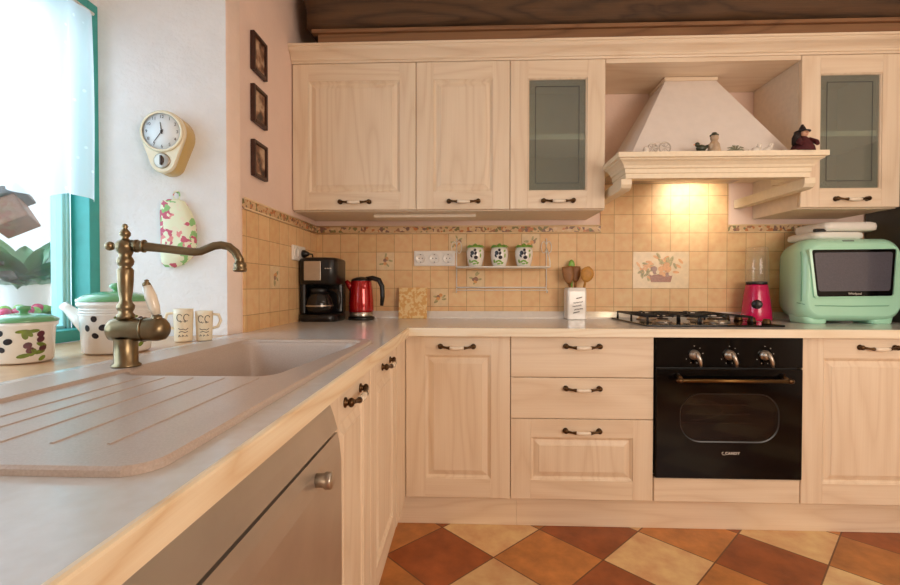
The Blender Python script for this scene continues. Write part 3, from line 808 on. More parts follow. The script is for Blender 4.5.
pts = [(.012, 0, .250), (.03, 0, .2495), (.045, 0, .2485), (.082, 0, .245), (.12, 0, .2405), (.145, 0, .2385), (.158, 0, .240), (.172, 0, .246), (.187, 0, .252), (.202, 0, .254), (.219, 0, .2505), (.233, 0, .239), (.2415, 0, .223), (.2425, 0, .213)]
mb.tube([(p[0]*SPX, p[1], p[2]) for p in pts], [.0125, .0115, .0095, .0088, .0085, .0085, .0085, .0085, .0085, .0085, .0085, .0088, .009, .0095], 16)
mb.lathe([(0, .217), (.0115, .217), (.013, .211), (.012, .206), (.014, .204), (.014, .200), (.011, .197), (0, .197)], (.2425*SPX, 0, 0), 0, 18)
for x in (.022, .036): mb.tube([(x-.002, 0, .2498), (x+.002, 0, .2496)], .0135, 16)
obj('spout', mb, 'brass_spout', tp)
mb = MB(); mb.tube([(.060, 0, .093), (.0595, 0, .106)], [.012, .009], 14); obj('lever_fitting', mb, 'brass_spout', tp)
mb = MB(); mb.lathe([(0, .166), (.0075, .166), (.008, .171), (.004, .176), (.0045, .179), (0, .181)], (.0405, 0, 0), 0, 12); obj('lever_cap', mb, 'brass_spout', tp)
mb = MB(); mb.tube([(.0595, 0, .106), (.055, 0, .122), (.048, 0, .145), (.041, 0, .167)], [.0075, .0105, .0115, .0085], 14); obj('lever', mb, 'porcelain', tp)['label'] = 'white porcelain lever'

# ------------------------------------------------------------------ sink run (fronts face +X), local x runs along +Y
def left_unit(y0, y1, name, label, door=True, hx=None):
    t = thing(name, label, 'cabinet', (-.45, y0, .1332), rz=PI/2, local=True)
    w = y1-y0
    mb = MB(); s = .016; z1 = .55
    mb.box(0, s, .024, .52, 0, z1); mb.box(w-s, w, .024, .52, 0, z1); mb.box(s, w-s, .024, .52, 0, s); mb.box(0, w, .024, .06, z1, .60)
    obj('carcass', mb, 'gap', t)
    mb = MB(); front(mb, .0015, w-.0015, BZ0-.1332, BZ1-.1332, f=.075); d = obj('door', mb, FR, t); add_handle(d, hx or w/2, .787-.1332)
left_unit(-1.066, -.690, 'base_cabinet', 'pale ash base cabinet door next to the steel dishwasher', hx=.186)
left_unit(-.688, -.24, 'base_cabinet', 'pale ash base cabinet door under the sink nearest the inner corner', hx=.238)
mb = MB(); mb.box(-.473, -.4485, -.238, .018, .1326, .827, 0, .001); mb.box(-.511, -.472, -.238, -.02, .1326, .16)
props(obj('corner_filler', mb, 'wood_v'), 'plain ash filler strip in the inner corner of the base cabinets', 'panel')

# ------------------------------------------------------------------ dishwasher
dw = thing('dishwasher', 'brushed steel dishwasher under the worktop left of the sink cabinet', 'dishwasher', (-.5, -1.37, .0))
y0, y1 = -1.672, -1.070
mb = MB(); mb.box(-.98, -.475, y0+.005, y1-.003, .05, .817); mb.box(-.53, -.50, y0+.005, y1-.003, 0, .05); obj('body', mb, 'black_plastic', dw)
mb = MB(); mb.prism([(-.474, .818), (-.447, .818), (-.443, .808), (-.437, .79), (-.431, .768), (-.474, .768)], 'y', y0, y1); obj('control_panel', mb, 'steel', dw)
mb = MB(); mb.prism([(-.474, .7615), (-.4315, .7615), (-.427, .74), (-.424, .71), (-.4235, .60), (-.4235, .12), (-.474, .12)], 'y', y0, y1); d = obj('door', mb, 'steel', dw)
mb = MB(); mb.lathe([(0, -.426), (.011, -.426), (.011, -.414), (.0135, -.411), (.0135, -.402), (.0115, -.400), (0, -.400)], (0, -1.205, .728), 0, 24, 'x'); obj('door_knob', mb, 'silver', d)

# ------------------------------------------------------------------ gas hob
hb = thing('gas_hob', 'black gas hob with iron grates set in the worktop above the oven', 'hob', (.93, .29, CT))
hx0, hx1, hy0, hy1 = .600, 1.196, .090, .566
mb = MB(); mb.box(hx0, hx1, hy0, hy1, CT+.0004, CT+.008, 0, .003); obj('plate', mb, 'black_gloss', hb)
for bx, by, r in ((.74, .45, .036), (.74, .25, .028), (.99, .45, .028), (.99, .25, .046)):
    mb = MB(); z = CT+.008
    mb.lathe([(0, z), (r+.012, z), (r+.012, z+.004), (r, z+.007), (r, z+.013), (0, z+.013)], (bx, by, 0), 0, 24)
    mb.lathe([(0, z+.013), (r*.86, z+.013), (r*.86, z+.018), (r*.7, z+.020), (0, z+.020)], (bx, by, 0), 1, 24)
    obj('burner', mb, ['silver', 'black_iron'], hb)
for gx0, gx1 in ((.630, .856), (.864, 1.090)):
    mb = MB(); z = CT+.040; a, b, c, e = gx0, gx1, .150, .552; cx = (a+b)/2
    mb.tube([(a, c, z), (b, c, z), (b, e, z), (a, e, z)], .0048, 8, closed=True)
    mb.tube([(a, (c+e)/2, z), (b, (c+e)/2, z)], .0048, 8)
    for by in (.25, .45):
        for dx, dy in ((1, 0), (-1, 0), (0, 1), (0, -1)):
            p = (cx+dx*.115, by+dy*.099, z); q = (cx+dx*.03, by+dy*.03, z)
            mb.tube([p, ((p[0]+q[0])/2, (p[1]+q[1])/2, z+.003), q], .0045, 8)
    for px, py in ((a, c), (b, c), (a, e), (b, e), (a, .351), (b, .351)): mb.tube([(px, py, CT+.0075), (px, py, z)], [.006, .0045], 8)
    obj('grate', mb, 'black_iron', hb)
for k in range(4):
    mb = MB(); z = CT+.008; mb.lathe([(0, z), (.019, z), (.018, z+.008), (.015, z+.020), (.013, z+.024), (0, z+.024)], (1.148, .14+k*.105, 0), 0, 18); obj('knob', mb, 'bronze', hb)

# ------------------------------------------------------------------ small appliances
cm = thing('coffee_maker', 'black drip coffee maker with steel panel in the worktop corner', 'coffee maker', (-.93, .405, CT))
mb = MB(); x0, x1 = -1.027, -.833
mb.loft([[(u, v, CT+dz) for u, v in rr2(x0+i, x1-i, .275+i, .505-i, .05)] for i, dz in ((.004, .0003), (0, .006), (0, .03), (.006, .036))], 0, True)
obj('base', mb, 'black_plastic', cm)
mb = MB(); mb.box(x0+.004, x1-.006, .43, .503, CT+.03, CT+.2, 0, .015, smooth=False); mb.box(x0+.003, x0+.035, .31, .45, CT+.03, CT+.2, 0, .012); obj('water_tank', mb, 'black_plastic', cm)
mb = MB(); mb.loft([[(u, v, CT+dz) for u, v in rr2(x0+i, x1-i, .285+i, .505-i, .045)] for i, dz in ((.004, .185), (0, .19), (0, .305), (.004, .314), (.02, .32))], 0, True)
mb.box(-.991, -.907, .2825, .287, CT+.205, CT+.300, 1, .0015)
for k in range(3): mb.box(-.887+k*.012, -.879+k*.012, .2835, .286, CT+.262, CT+.266, 2)
obj('brew_head', mb, ['black_plastic', 'silver', 'text_white'], cm)
mb = MB(); mb.lathe([(0, CT+.037), (.056, CT+.037), (.066, CT+.05), (.070, CT+.08), (.064, CT+.11), (.05, CT+.135), (.046, CT+.145)], (-.937, .355, 0), 0, 30)
cf = obj('carafe', mb, 'jug_glass', cm)
mb = MB(); mb.lathe([(0, CT+.04), (.054, CT+.04), (.063, CT+.05), (.0665, CT+.066), (0, CT+.066)], (-.937, .355, 0), 0, 30); obj('coffee', mb, 'black_gloss', cf)
mb = MB(); mb.lathe([(.0475, CT+.138), (.050, CT+.138), (.050, CT+.165), (.03, CT+.176), (0, CT+.178)], (-.937, .355, 0), 0, 30)
mb.lathe([(.0705, CT+.074), (.0712, CT+.076), (.0712, CT+.079), (.0705, CT+.081)], (-.937, .355, 0), 1, 30)
obj('carafe_lid', mb, ['black_plastic', 'silver'], cf)
mb = MB(); mb.tube([(-.893, .34, CT+.155), (-.855, .325, CT+.16), (-.827, .315, CT+.145), (-.822, .312, CT+.10), (-.831, .318, CT+.062)], [.010, .010, .0105, .010, .008], 12); obj('carafe_handle', mb, 'black_plastic', cf)

kt = thing('electric_kettle', 'shiny red electric kettle with black handle beside the coffee maker', 'kettle', (-.744, .45, CT))
kx, ky = -.744, .45
mb = MB(); mb.lathe([(0, CT+.0003), (.068, CT+.0003), (.07, CT+.006), (.068, CT+.016), (.05, CT+.018), (0, CT+.018)], (kx, ky, 0)); obj('power_base', mb, 'black_plastic', kt)
mb = MB(); mb.lathe([(0, CT+.018), (.06, CT+.018), (.061, CT+.022), (.061, CT+.04), (.059, CT+.042)], (kx, ky, 0)); obj('steel_band', mb, 'silver', kt)
mb = MB(); mb.lathe([(.0, CT+.041), (.064, CT+.041), (.066, CT+.05), (.065, CT+.10), (.060, CT+.16), (.055, CT+.20), (.050, CT+.207)], (kx, ky, 0), 0, 36)
mb.tube([(kx-.045, ky-.01, CT+.165), (kx-.062, ky-.014, CT+.185), (kx-.076, ky-.017, CT+.205)], [.022, .016, .010], 12)
obj('body', mb, 'red', kt)
mb = MB(); mb.lathe([(.052, CT+.203), (.053, CT+.209), (.045, CT+.217), (.02, CT+.225), (0, CT+.227)], (kx, ky, 0)); obj('lid', mb, 'black_plastic', kt)
mb = MB(); mb.tube([(kx+.03, ky-.012, CT+.214), (kx+.065, ky-.02, CT+.219), (kx+.1, ky-.028, CT+.208), (kx+.117, ky-.032, CT+.175), (kx+.119, ky-.033, CT+.12), (kx+.114, ky-.032, CT+.075)], [.013, .013, .0135, .013, .012, .009], 14); obj('handle', mb, 'black_plastic', kt)

cb = thing('cork_trivet', 'square cork trivet with pale swirl pattern leaning on the tiled wall', 'trivet', (-.483, .55, CT))
T = Matrix.Translation((-.4825, .535, CT)) @ Matrix.Rotation(math.radians(-7), 4, 'X')
mb = MB(); mb.box(-.078, .078, 0, .016, .0005, .170, 0, .003, T=T); obj('board', mb, 'cork', cb)

# blender
bl = thing('personal_blender', 'small raspberry pink blender with clear upturned cup left of the microwave', 'blender', (1.262, .36, CT))
bx, by = 1.326, .495
bl.location = (bx, by, CT); OFF[bl.name] = Vector((bx, by, CT))
mb = MB()
rings = []
for dz, w in ((.0004, .124), (.006, .130), (.05, .126), (.10, .116), (.15, .103), (.178, .095), (.187, .088)):
    rings.append([(bx+u, by+v, CT+dz) for u, v in rrect(w, w, w*.4, 5)])
mb.loft(rings, 0, True); obj('motor_base', mb, 'pink', bl)
TB = Matrix.Translation((bx, by, CT)) @ Matrix.Rotation(math.radians(-30), 4, 'Z')
mb = MB(); mb.lathe([(0, .012), (.024, .012), (.024, -.006), (.019, -.011), (0, -.012)], (0, -.059, .085), 0, 22, 'y', T=TB); mb.box(-.004, .004, -.075, -.069, .067, .103, 0, .002, T=TB); obj('dial', mb, 'black_plastic', bl)
mb = MB(); mb.lathe([(0, CT+.186), (.046, CT+.186), (.048, CT+.190), (.048, CT+.200), (.044, CT+.203), (0, CT+.203)], (bx, by, 0)); obj('collar', mb, 'black_plastic', bl)
mb = MB(); mb.lathe([(.052, CT+.196), (.054, CT+.205), (.053, CT+.30), (.05, CT+.372), (.046, CT+.380), (0, CT+.382)], (bx, by, 0), 0, 30); obj('cup', mb, 'clear', bl)

# microwave
mw = thing('microwave', 'rounded mint green retro microwave at the right end of the worktop', 'microwave', (1.56, .4, CT))
mx, mz0, mz1 = 1.622, CT+.010, 1.268
wd, ht = .466, mz1-mz0
zc = (mz0+mz1)/2
mb = MB()
def sec(y, sx, sz, r=.075, dz=0):
    pts = rrect(wd*sx, ht*sz, r, 8, mx, zc+dz); out = []
    for u, v in pts:
        k = (v-mz0)/ht; u = mx+(u-mx)*(1.0+.03*(1-k)-.015)
        out.append((u, y, v))
    return out
yf = .255
mb.loft([sec(yf+.335, .46, .86), sec(yf+.325, .53, .93), sec(yf+.29, .61, .96), sec(yf+.22, .74, .985), sec(yf+.14, .89, 1), sec(yf+.08, .98, 1), sec(yf+.045, .995, .99), sec(yf+.022, .965, .95), sec(yf+.008, .93, .90), sec(yf, .88, .84, .06)], 0, True)
for sx in (-1, 1):   # front skirt feet
    mb.loft([[(mx+sx*.150+u, v, CT+dz) for u, v in rr2(-w, w, yf+.02, yf+.15, .03)] for dz, w in ((.0004, .046), (.004, .052), (.04, .06))], 0, True)
body = obj('body', mb, 'mint', mw)
# door bezel with dark trapezoid window, slightly proud of the face
mb = MB()
def quad_r(pts, y, r=.012, n=4):
    out = []
    m = len(pts)
    for i in range(m):
        p, a, b = Vector(pts[i]), Vector(pts[i-1]), Vector(pts[(i+1) % m])
        d1, d2 = (a-p).normalized(), (b-p).normalized()
        p0, p2 = p+d1*r, p+d2*r
        for k in range(n+1):
            t = k/n; q = p0*(1-t)**2+p*2*t*(1-t)+p2*t*t; out.append((q.x, y, q.y))
    return out
trap = [(1.418, 1.210), (1.800, 1.214), (1.788, .996), (1.445, .992)]
def shrink(p, d): 
    c = Vector((sum(q[0] for q in p)/4, sum(q[1] for q in p)/4)); return [tuple(Vector(q)+(c-Vector(q)).normalized()*d) for q in p]
def grow(p, d): return shrink(p, -d)
mb.loft([quad_r(grow(trap, .014), yf+.012), quad_r(grow(trap, .012), yf-.008), quad_r(trap, yf-.010), quad_r(trap, yf-.004)], 0, False, True, False)
dr = obj('door', mb, 'mint', mw)
mb = MB(); mb.loft([quad_r(trap, yf+.0), quad_r(trap, yf-.0045), quad_r(shrink(trap, .003), yf-.006)], 0, False)
put_text(mb, 'Whirlpool', .0145, 1.618, yf-.0064, 1.006, 1)
obj('window', mb, ['black_gloss', 'text_white'], dr)
M['mw_screen'] = plain('grey_mesh_screen', (84, 82, 92), .22, coat=.4, noise=.12, nscale=300)
ins = [(1.432, 1.197), (1.786, 1.200), (1.776, 1.020), (1.454, 1.017)]
mb = MB(); mb.loft([quad_r(ins, yf-.005), quad_r(ins, yf-.0064)], 0, False); obj('mesh_screen', mb, 'mw_screen', dr)
mb = MB(); mb.tube([(1.388, yf+.04, .962), (1.402, yf+.012, .956), (1.45, yf-.0005, .950), (1.6, yf-.001, .948), (1.77, yf+.0, .950), (1.826, yf+.012, .956), (1.842, yf+.04, .962)], .0022, 6)
mb.tube([(1.394, yf+.026, 1.205), (1.394, yf+.020, 1.1), (1.395, yf+.022, .97)], .0018, 6)
obj('seam', mb, 'mint_dark', mw)
mb = MB()
mb.box(1.575, 1.628, yf+.012, yf+.03, 1.247, 1.256, 0, .002)
obj('display', mb, 'fridge', mw)
for xx in (1.51, 1.535, 1.67, 1.695):
    mb = MB(); mb.box(xx, xx+.012, yf+.014, yf+.03, 1.248, 1.254, 0, .002); obj('button', mb, 'mint_dark', mw)

# sandwich toaster lying on the microwave
st = thing('sandwich_toaster', 'white sandwich toaster lying on top of the mint microwave', 'toaster', (1.57, .42, mz1))
def pill(mb, x0, x1, y0, y1, z0, z1, mat=0):
    mb.loft([[(u, v, z) for u, v in rr2(x0+i, x1-i, y0+i, y1-i, .035)] for i, z in ((.012, z0), (.002, z0+.006), (0, (z0+z1)/2), (.003, z1-.006), (.014, z1))], mat, True)
mb = MB(); pill(mb, 1.50, 1.74, .33, .55, mz1+.0005, mz1+.038); obj('lower_shell', mb, 'white_plastic', st)
mb = MB(); pill(mb, 1.54, 1.795, .32, .55, mz1+.040, mz1+.084); obj('lid', mb, 'white_plastic', st)
mb = MB(); mb.box(1.505, 1.555, .338, .36, mz1+.038, mz1+.052, 0, .004); obj('latch', mb, 'black_plastic', st)

# fridge at far right
fg = thing('fridge', 'dark grey tall fridge at the right edge beyond the microwave', 'fridge', (2.25, .25, 0))
mb = MB(); mb.box(1.955, 2.55, -.02, .595, .03, 1.80, 0, .006); mb.box(1.97, 2.53, 0, .58, 0, .03); obj('cabinet', mb, 'fridge', fg)
mb = MB(); mb.box(1.955, 2.55, -.085, -.022, .05, 1.25, 0, .01); obj('lower_door', mb, 'fridge', fg)
mb = MB(); mb.box(1.955, 2.55, -.085, -.022, 1.258, 1.80, 0, .01); obj('upper_door', mb, 'fridge', fg)

# ------------------------------------------------------------------ sockets
so = thing('socket_strip', 'white triple wall socket on the tiled wall under the wall cabinets', 'socket', (-.367, W, 1.15))
mb = MB(); mb.box(-.481, -.252, W-.010, W, 1.152, 1.237, 0, .004); obj('plate', mb, 'white_plastic', so)
for k in range(3):
    x = -.443+k*.0765
    mb = MB(); mb.lathe([(.030, -.0102), (.030, -.014), (.026, -.014), (.0235, -.0115), (0, -.0115)], (x, W, 1.1945), 0, 24, 'y')
    for s in (-1, 1): mb.disc_xz(x+s*.009, 1.1945, .0032, .0032, W-.0116, 1, 8)
    for s in (-1, 1): mb.box(x-.003, x+.003, W-.0135, W-.0112, 1.1945+s*.021-.002, 1.1945+s*.021+.002, 1)
    obj('socket_face', mb, ['white_gloss', 'text_dark'], so)
so = thing('wall_socket', 'white single wall socket on the left tiled wall behind the coffee maker', 'socket', (XL+.007, .30, 1.16))
mb = MB(); mb.box(XL+.007, XL+.018, .225, .390, 1.166, 1.240, 0, .004); obj('plate', mb, 'white_plastic', so)
mb = MB(); mb.lathe([(.028, .0), (.028, .004), (.024, .004), (.022, .001), (0, .001)], (XL+.018, .265, 1.203), 0, 22, 'x'); obj('socket_face', mb, 'white_gloss', so)
pg = thing('power_plug', 'black power plug with cord in the left wall socket', 'plug', (XL+.02, .345, 1.19))
mb = MB(); mb.lathe([(0, 0), (.02, 0), (.02, .012), (.014, .022), (.008, .034), (0, .034)], (XL+.0185, .345, 1.203), 0, 18, 'x'); obj('plug_body', mb, 'black_plastic', pg)
mb = MB(); mb.tube([(XL+.05, .345, 1.203), (XL+.06, .37, 1.203), (XL+.04, .45, 1.16), (XL+.03, .54, 1.0), (XL+.03, .555, .91)], .0035, 8); obj('cord', mb, 'black_plastic', pg)

# ------------------------------------------------------------------ rack with three jars
rk = thing('wire_shelf', 'white wire wall shelf holding three jars on the tiled wall', 'shelf', (.005, .56, 1.02))
r = .0032
for x in (-.243, .253):
    mb = MB()
    mb.tube([(x, W-.004, 1.305), (x, W-.004, 1.02), (x, W-.03, 1.005), (x, W-.045, 1.018)], r, 8)
    mb.tube([(x, W-.004, 1.250), (x, W-.05, 1.23), (x, W-.115, 1.17), (x, W-.118, 1.142), (x, W-.004, 1.142)], r*.8, 8)
    for s in (-1, 1):
        c = (x+s*.014, W-.004, 1.255); mb.tube([(c[0]+.014*math.cos(a), c[1], c[2]+.032*math.sin(a)) for a in [2*PI*k/14 for k in range(14)]], .0022, 6, closed=True)
    obj('side_frame', mb, 'white_paint', rk)
mb = MB(); mb.box(-.243, .253, W-.12, W-.002, 1.137, 1.143, 0, .002); mb.tube([(-.243, W-.12, 1.142), (.253, W-.12, 1.142)], .004, 8); obj('shelf_board', mb, 'white_paint', rk)
mb = MB(); mb.tube([(-.243, W-.012, 1.033), (.253, W-.012, 1.033)], .004, 8); mb.tube([(-.243, W-.045, 1.018), (.253, W-.045, 1.018)], .0025, 8); obj('hanging_rail', mb, 'white_paint', rk)

def patch(mb, rfun, cx, cy, th, z, w, h, mat, rot=0, seg=12, lift=.0006):
    """ellipse of paint lying on a turned surface"""
    vs = [None]
    def P(u, v):
        zz = z+v; r = rfun(zz)+lift; a = th+u/r; return (cx+r*math.cos(a), cy+r*math.sin(a), zz)
    vs = [P(0, 0)]+[P(w*.55*math.cos(2*PI*j/seg)*math.cos(rot)-h*.55*math.sin(2*PI*j/seg)*math.sin(rot), w*.55*math.cos(2*PI*j/seg)*math.sin(rot)+h*.55*math.sin(2*PI*j/seg)*math.cos(rot)) for j in range(seg)]
    vs += [P(w*math.cos(2*PI*j/seg)*math.cos(rot)-h*math.sin(2*PI*j/seg)*math.sin(rot), w*math.cos(2*PI*j/seg)*math.sin(rot)+h*math.sin(2*PI*j/seg)*math.cos(rot)) for j in range(seg)]
    fs = [[0, 1+j, 1+(j+1) % seg] for j in range(seg)]+[[1+j, 1+seg+j, 1+seg+(j+1) % seg, 1+(j+1) % seg] for j in range(seg)]
    mb.add(vs, fs, mat, True)
def prof_r(prof):
    def f(z):
        for (r0, z0), (r1, z1) in zip(prof, prof[1:]):
            if z0 <= z <= z1 and z1 > z0: return r0+(r1-r0)*(z-z0)/(z1-z0)
        return prof[-1][0]
    return f
jz = 1.1435
def jar(x, label):
    y = W-.062
    t = thing('spice_jar', label, 'jar', (x, y, jz), group='olive jars on the wire shelf')
    pr = [(.030, jz), (.035, jz+.004), (.043, jz+.03), (.0475, jz+.06), (.0475, jz+.085), (.042, jz+.104)]
    mb = MB(); mb.lathe([(0, jz)]+pr+[(0, jz+.104)], (x, y, 0), 0, 26)
    f = prof_r(pr); th = -PI/2-.15
    for du, dz, w, h, m, ro in ((-.22, .074, .0105, .012, 1, .3), (.08, .089, .0075, .008, 1, 0), (.16, .072, .007, .010, 1, -.4), (.2, .050, .011, .010, 1, 0), (-.34, .058, .0055, .010, 1, .5),
                                (-.25, .028, .010, .005, 2, .5), (.15, .030, .012, .005, 2, -.4), (.45, .02, .008, .005, 2, .4), (-.02, .016, .010, .004, 2, .1), (.75, .06, .005, .012, 2, 0), (.7, .085, .008, .005, 2, .7), (-.6, .03, .006, .01, 2, 0)):
        patch(mb, f, x, y, th+du, jz+dz, w, h, m, ro)
    obj('body', mb, ['white_gloss', 'olive', 'jar_leaf'], t)
    mb = MB(); mb.lathe([(.043, jz+.104), (.0435, jz+.108), (.034, jz+.112), (.013, jz+.117), (.007, jz+.126), (0, jz+.128)], (x, y, 0), 0, 20)
    for k in range(7):
        a = 2*PI*k/7; mb.tube([(x+.012*math.cos(a), y+.012*math.sin(a), jz+.112), (x+.036*math.cos(a), y+.036*math.sin(a), jz+.116), (x+.051*math.cos(a), y+.051*math.sin(a), jz+.107)], [.006, .009, .002], 8, flat=.4)
    obj('lid', mb, 'jar_leaf', t)
jar(-.140, 'left white jar with olives and green leaf lid on the wire shelf')
jar(-.010, 'middle of the three white olive jars on the wire shelf')
jar(.122, 'right white jar with olives and green leaf lid on the wire shelf')

# ------------------------------------------------------------------ utensil pot
ux, uy = .395, .53
up = thing('utensil_pot', 'square white ceramic utensil pot with script lettering beside the wire shelf', 'utensil pot', (ux, uy, CT))
mb = MB()
def sqr(w, z): return [(ux+u, uy+v, z) for u, v in rrect(w, w, .010, 4)]
z = CT
mb.loft([sqr(.094, z+.0004), sqr(.100, z+.004), sqr(.100, z+.150), sqr(.094, z+.168), sqr(.084, z+.170), sqr(.084, z+.02), sqr(.05, z+.015)], 0, False)
yy = uy-.0503
for k, (xa, xb, zz) in enumerate(((-.006, .026, .112), (-.02, .03, .088), (-.024, .022, .070), (-.016, .03, .053), (-.02, .012, .036))):
    pts = [(ux+xa+(xb-xa)*i/24, yy, z+zz+.004*math.sin(i*1.7+k)+i*.0003) for i in range(25)]
    mb.tube(pts, .0011, 5, 1)
obj('pot', mb, ['white_gloss', 'text_dark'], up)
def utensil(name, label, base, tip, head, mat, flat):
    t = thing(name, label, 'utensil', base)
    b, q = Vector(base), Vector(tip); mb = MB(); mb.tube([b, b.lerp(q, .5), q], [.005, .0055, .006], 10); obj('shaft', mb, mat, t)
    d = (q-b).normalized(); mb = MB()
    n = 9; pts = [q+d*head[0]*i/(n-1) for i in range(n)]
    mb.tube([p for p in pts], [max(.003, head[1]*f) for f in head[2]], 14, thin=flat); obj('head', mb, mat, t)
round_h = [.3, .62, .85, .97, 1, .97, .85, .62, .15]; blade = [.3, .6, .8, .92, .97, 1, 1, .98, .9]
utensil('wooden_spoon', 'round light wooden spoon leaning right in the utensil pot', (ux+.012, uy-.01, z+.017), (ux+.052, uy-.012, z+.20), (.085, .036, round_h), 'spoon_wood', .3)
utensil('wooden_spatula', 'darker wooden spatula leaning left in the utensil pot', (ux-.004, uy, z+.017), (ux-.03, uy, z+.19), (.095, .030, blade), 'spoon_dark', .25)
utensil('wooden_turner', 'upright dark wooden turner at the back of the utensil pot', (ux-.0, uy+.02, z+.017), (ux+.008, uy+.025, z+.20), (.085, .026, blade), 'spoon_dark', .25)
utensil('green_spoon', 'green-tipped utensil standing behind the wooden spoons in the pot', (ux-.012, uy+.030, z+.017), (ux-.010, uy+.036, z+.262), (.06, .017, round_h), 'jar_leaf', .3)

# ------------------------------------------------------------------ decorated tiles
def motif(mb, cx, cz, s, y, seed):
    rnd = random.Random(seed)
    for k in range(5):
        a = rnd.uniform(0, 2*PI); rr = rnd.uniform(.2, .36)*s; mb.disc_xz(cx+rr*math.cos(a), cz+rr*math.sin(a), .15*s, .06*s, y, 1, 10, a+rnd.uniform(-.6, .6), .0003+k*.0001)
    for k in range(4):
        a = rnd.uniform(0, 2*PI); rr = rnd.uniform(.05, .2)*s; mb.disc_xz(cx+rr*math.cos(a), cz+rr*math.sin(a), .11*s, .11*s, y, rnd.choice((2, 3)), 12, 0, .0009+k*.0001)
def decor_tile(cx, cz, label, left=False, seed=1):
    mb = MB(); h = .0485
    if left:
        mb.box(-h, h, -.0015, 0, -h, h, 0, .0006); motif(mb, 0, 0, .09, -.0015, seed)
        o = obj('fruit_tile', mb, ['tile_cream', 'tile_leaf', 'tile_orange', 'tile_plum']); o.location = (XL+.007, cx, cz); o.rotation_euler = (0, 0, PI/2)
    else:
        mb.box(-h, h, -.0015, 0, -h, h, 0, .0006); motif(mb, 0, 0, .09, -.0015, seed)
        o = obj('fruit_tile', mb, ['tile_cream', 'tile_leaf', 'tile_orange', 'tile_plum']); o.location = (cx, W, cz)
    return props(o, label, 'tile', 'single fruit tiles among the plain tiles')
pt = .1013; gx = lambda x: .5218+(math.floor((x-.5218)/pt)+.5)*pt; gz = lambda zz: .9265+(math.floor((zz-.9265)/pt)+.5)*pt
decor_tile(gx(-.69), gz(1.17), 'fruit tile on back wall above the red kettle', seed=3)
decor_tile(gx(-.37), gz(.98), 'fruit tile on back wall just right of the cork trivet', seed=5)
decor_tile(gx(-.10), gz(1.085), 'fruit tile on back wall under the left jar of the wire shelf', seed=8)
decor_tile(gx(.21), gz(1.25), 'fruit tile on back wall right of the three jars', seed=11)
decor_tile(gx(-.22), gz(1.25), 'fruit tile on back wall left of the three jars', seed=12)
decor_tile(.597-pt*5.5, gz(1.08), 'fruit tile on the left tiled wall beside the coffee maker', True, 14)
mb = MB()
ax0, ax1, az0, az1 = .5218+2*pt+.001, .5218+5*pt-.001, .9265+pt+.001, .9265+3*pt-.001
mb.box(ax0, ax1, W-.0018, W, az0, az1, 0, .0006)
rnd = random.Random(4); cx, cz = (ax0+ax1)/2, (az0+az1)/2
for k in range(46):
    a = rnd.uniform(0, 2*PI); rr = rnd.uniform(.35, 1); mb.disc_xz(cx+.125*rr*math.cos(a), cz+.012+.075*rr*math.sin(a), .018, .007, W-.0018, rnd.choice((1, 1, 5, 2)), 10, rnd.uniform(0, PI), .0002+k*.00004)
mb.prism([(cx-.062, cz-.025), (cx-.052, cz-.066), (cx+.052, cz-.066), (cx+.062, cz-.025)], 'y', W-.0018, W-.0043, 4)
for k in range(7): mb.disc_xz(cx-.05+k*.017, cz-.018+.008*math.sin(k), .012, .012, W-.0018, (0, 3, 0, 2, 2, 3, 0)[k], 12, 0, .0028+k*.0001)
for k, (dx, dz, m) in enumerate(((.02, .012, 2), (.038, .006, 2), (-.02, .012, 0), (0, .006, 5), (.03, .028, 2), (-.038, .006, 3))): mb.disc_xz(cx+dx, cz+dz, .017, .015, W-.0018, m, 14, 0, .0038+k*.0001)
props(obj('tile_mural', mb, ['tile_cream', 'tile_leaf', 'tile_orange', 'tile_plum', 'tile_brown', 'tile_orange'], loc=None), 'tile picture of a fruit basket on the wall above the gas hob', 'tile mural')

# ------------------------------------------------------------------ things on the window ledge
def pot_marks(mb, f, cx, cy, th0, z0, k=1):
    for du, dz, w, h, ro in ((-.62, .085, .0085, .0085, .4), (-.36, .062, .011, .0085, .3), (-.60, .04, .0095, .0075, -.3), (-.86, .06, .008, .009, .2)):
        patch(mb, f, cx, cy, th0+du, z0+dz*k, w*k, h*k, 1, ro)
    for du, dz, w, h, ro in ((.10, .089, .016, .005, .1), (.28, .083, .012, .006, -.9), (.42, .089, .014, .005, .1), (.16, .078, .007, .012, .2), (.12, .022, .016, .006, .2), (.38, .03, .012, .008, .9), (.62, .03, .014, .006, .2), (.7, .05, .014, .006, -.4), (.72, .012, .01, .006, .6)):
        patch(mb, f, cx, cy, th0+du, z0+dz*k, w*k, h*k, 2, ro)
    for du, dz in ((.24, .05), (.32, .036), (.66, .08), (.66, .065), (.74, .04)):
        patch(mb, f, cx, cy, th0+du, z0+dz*k, .010*k, .0085*k, 3, .5)
PM = ['white_gloss', 'olive', 'leaf', 'olive_red']
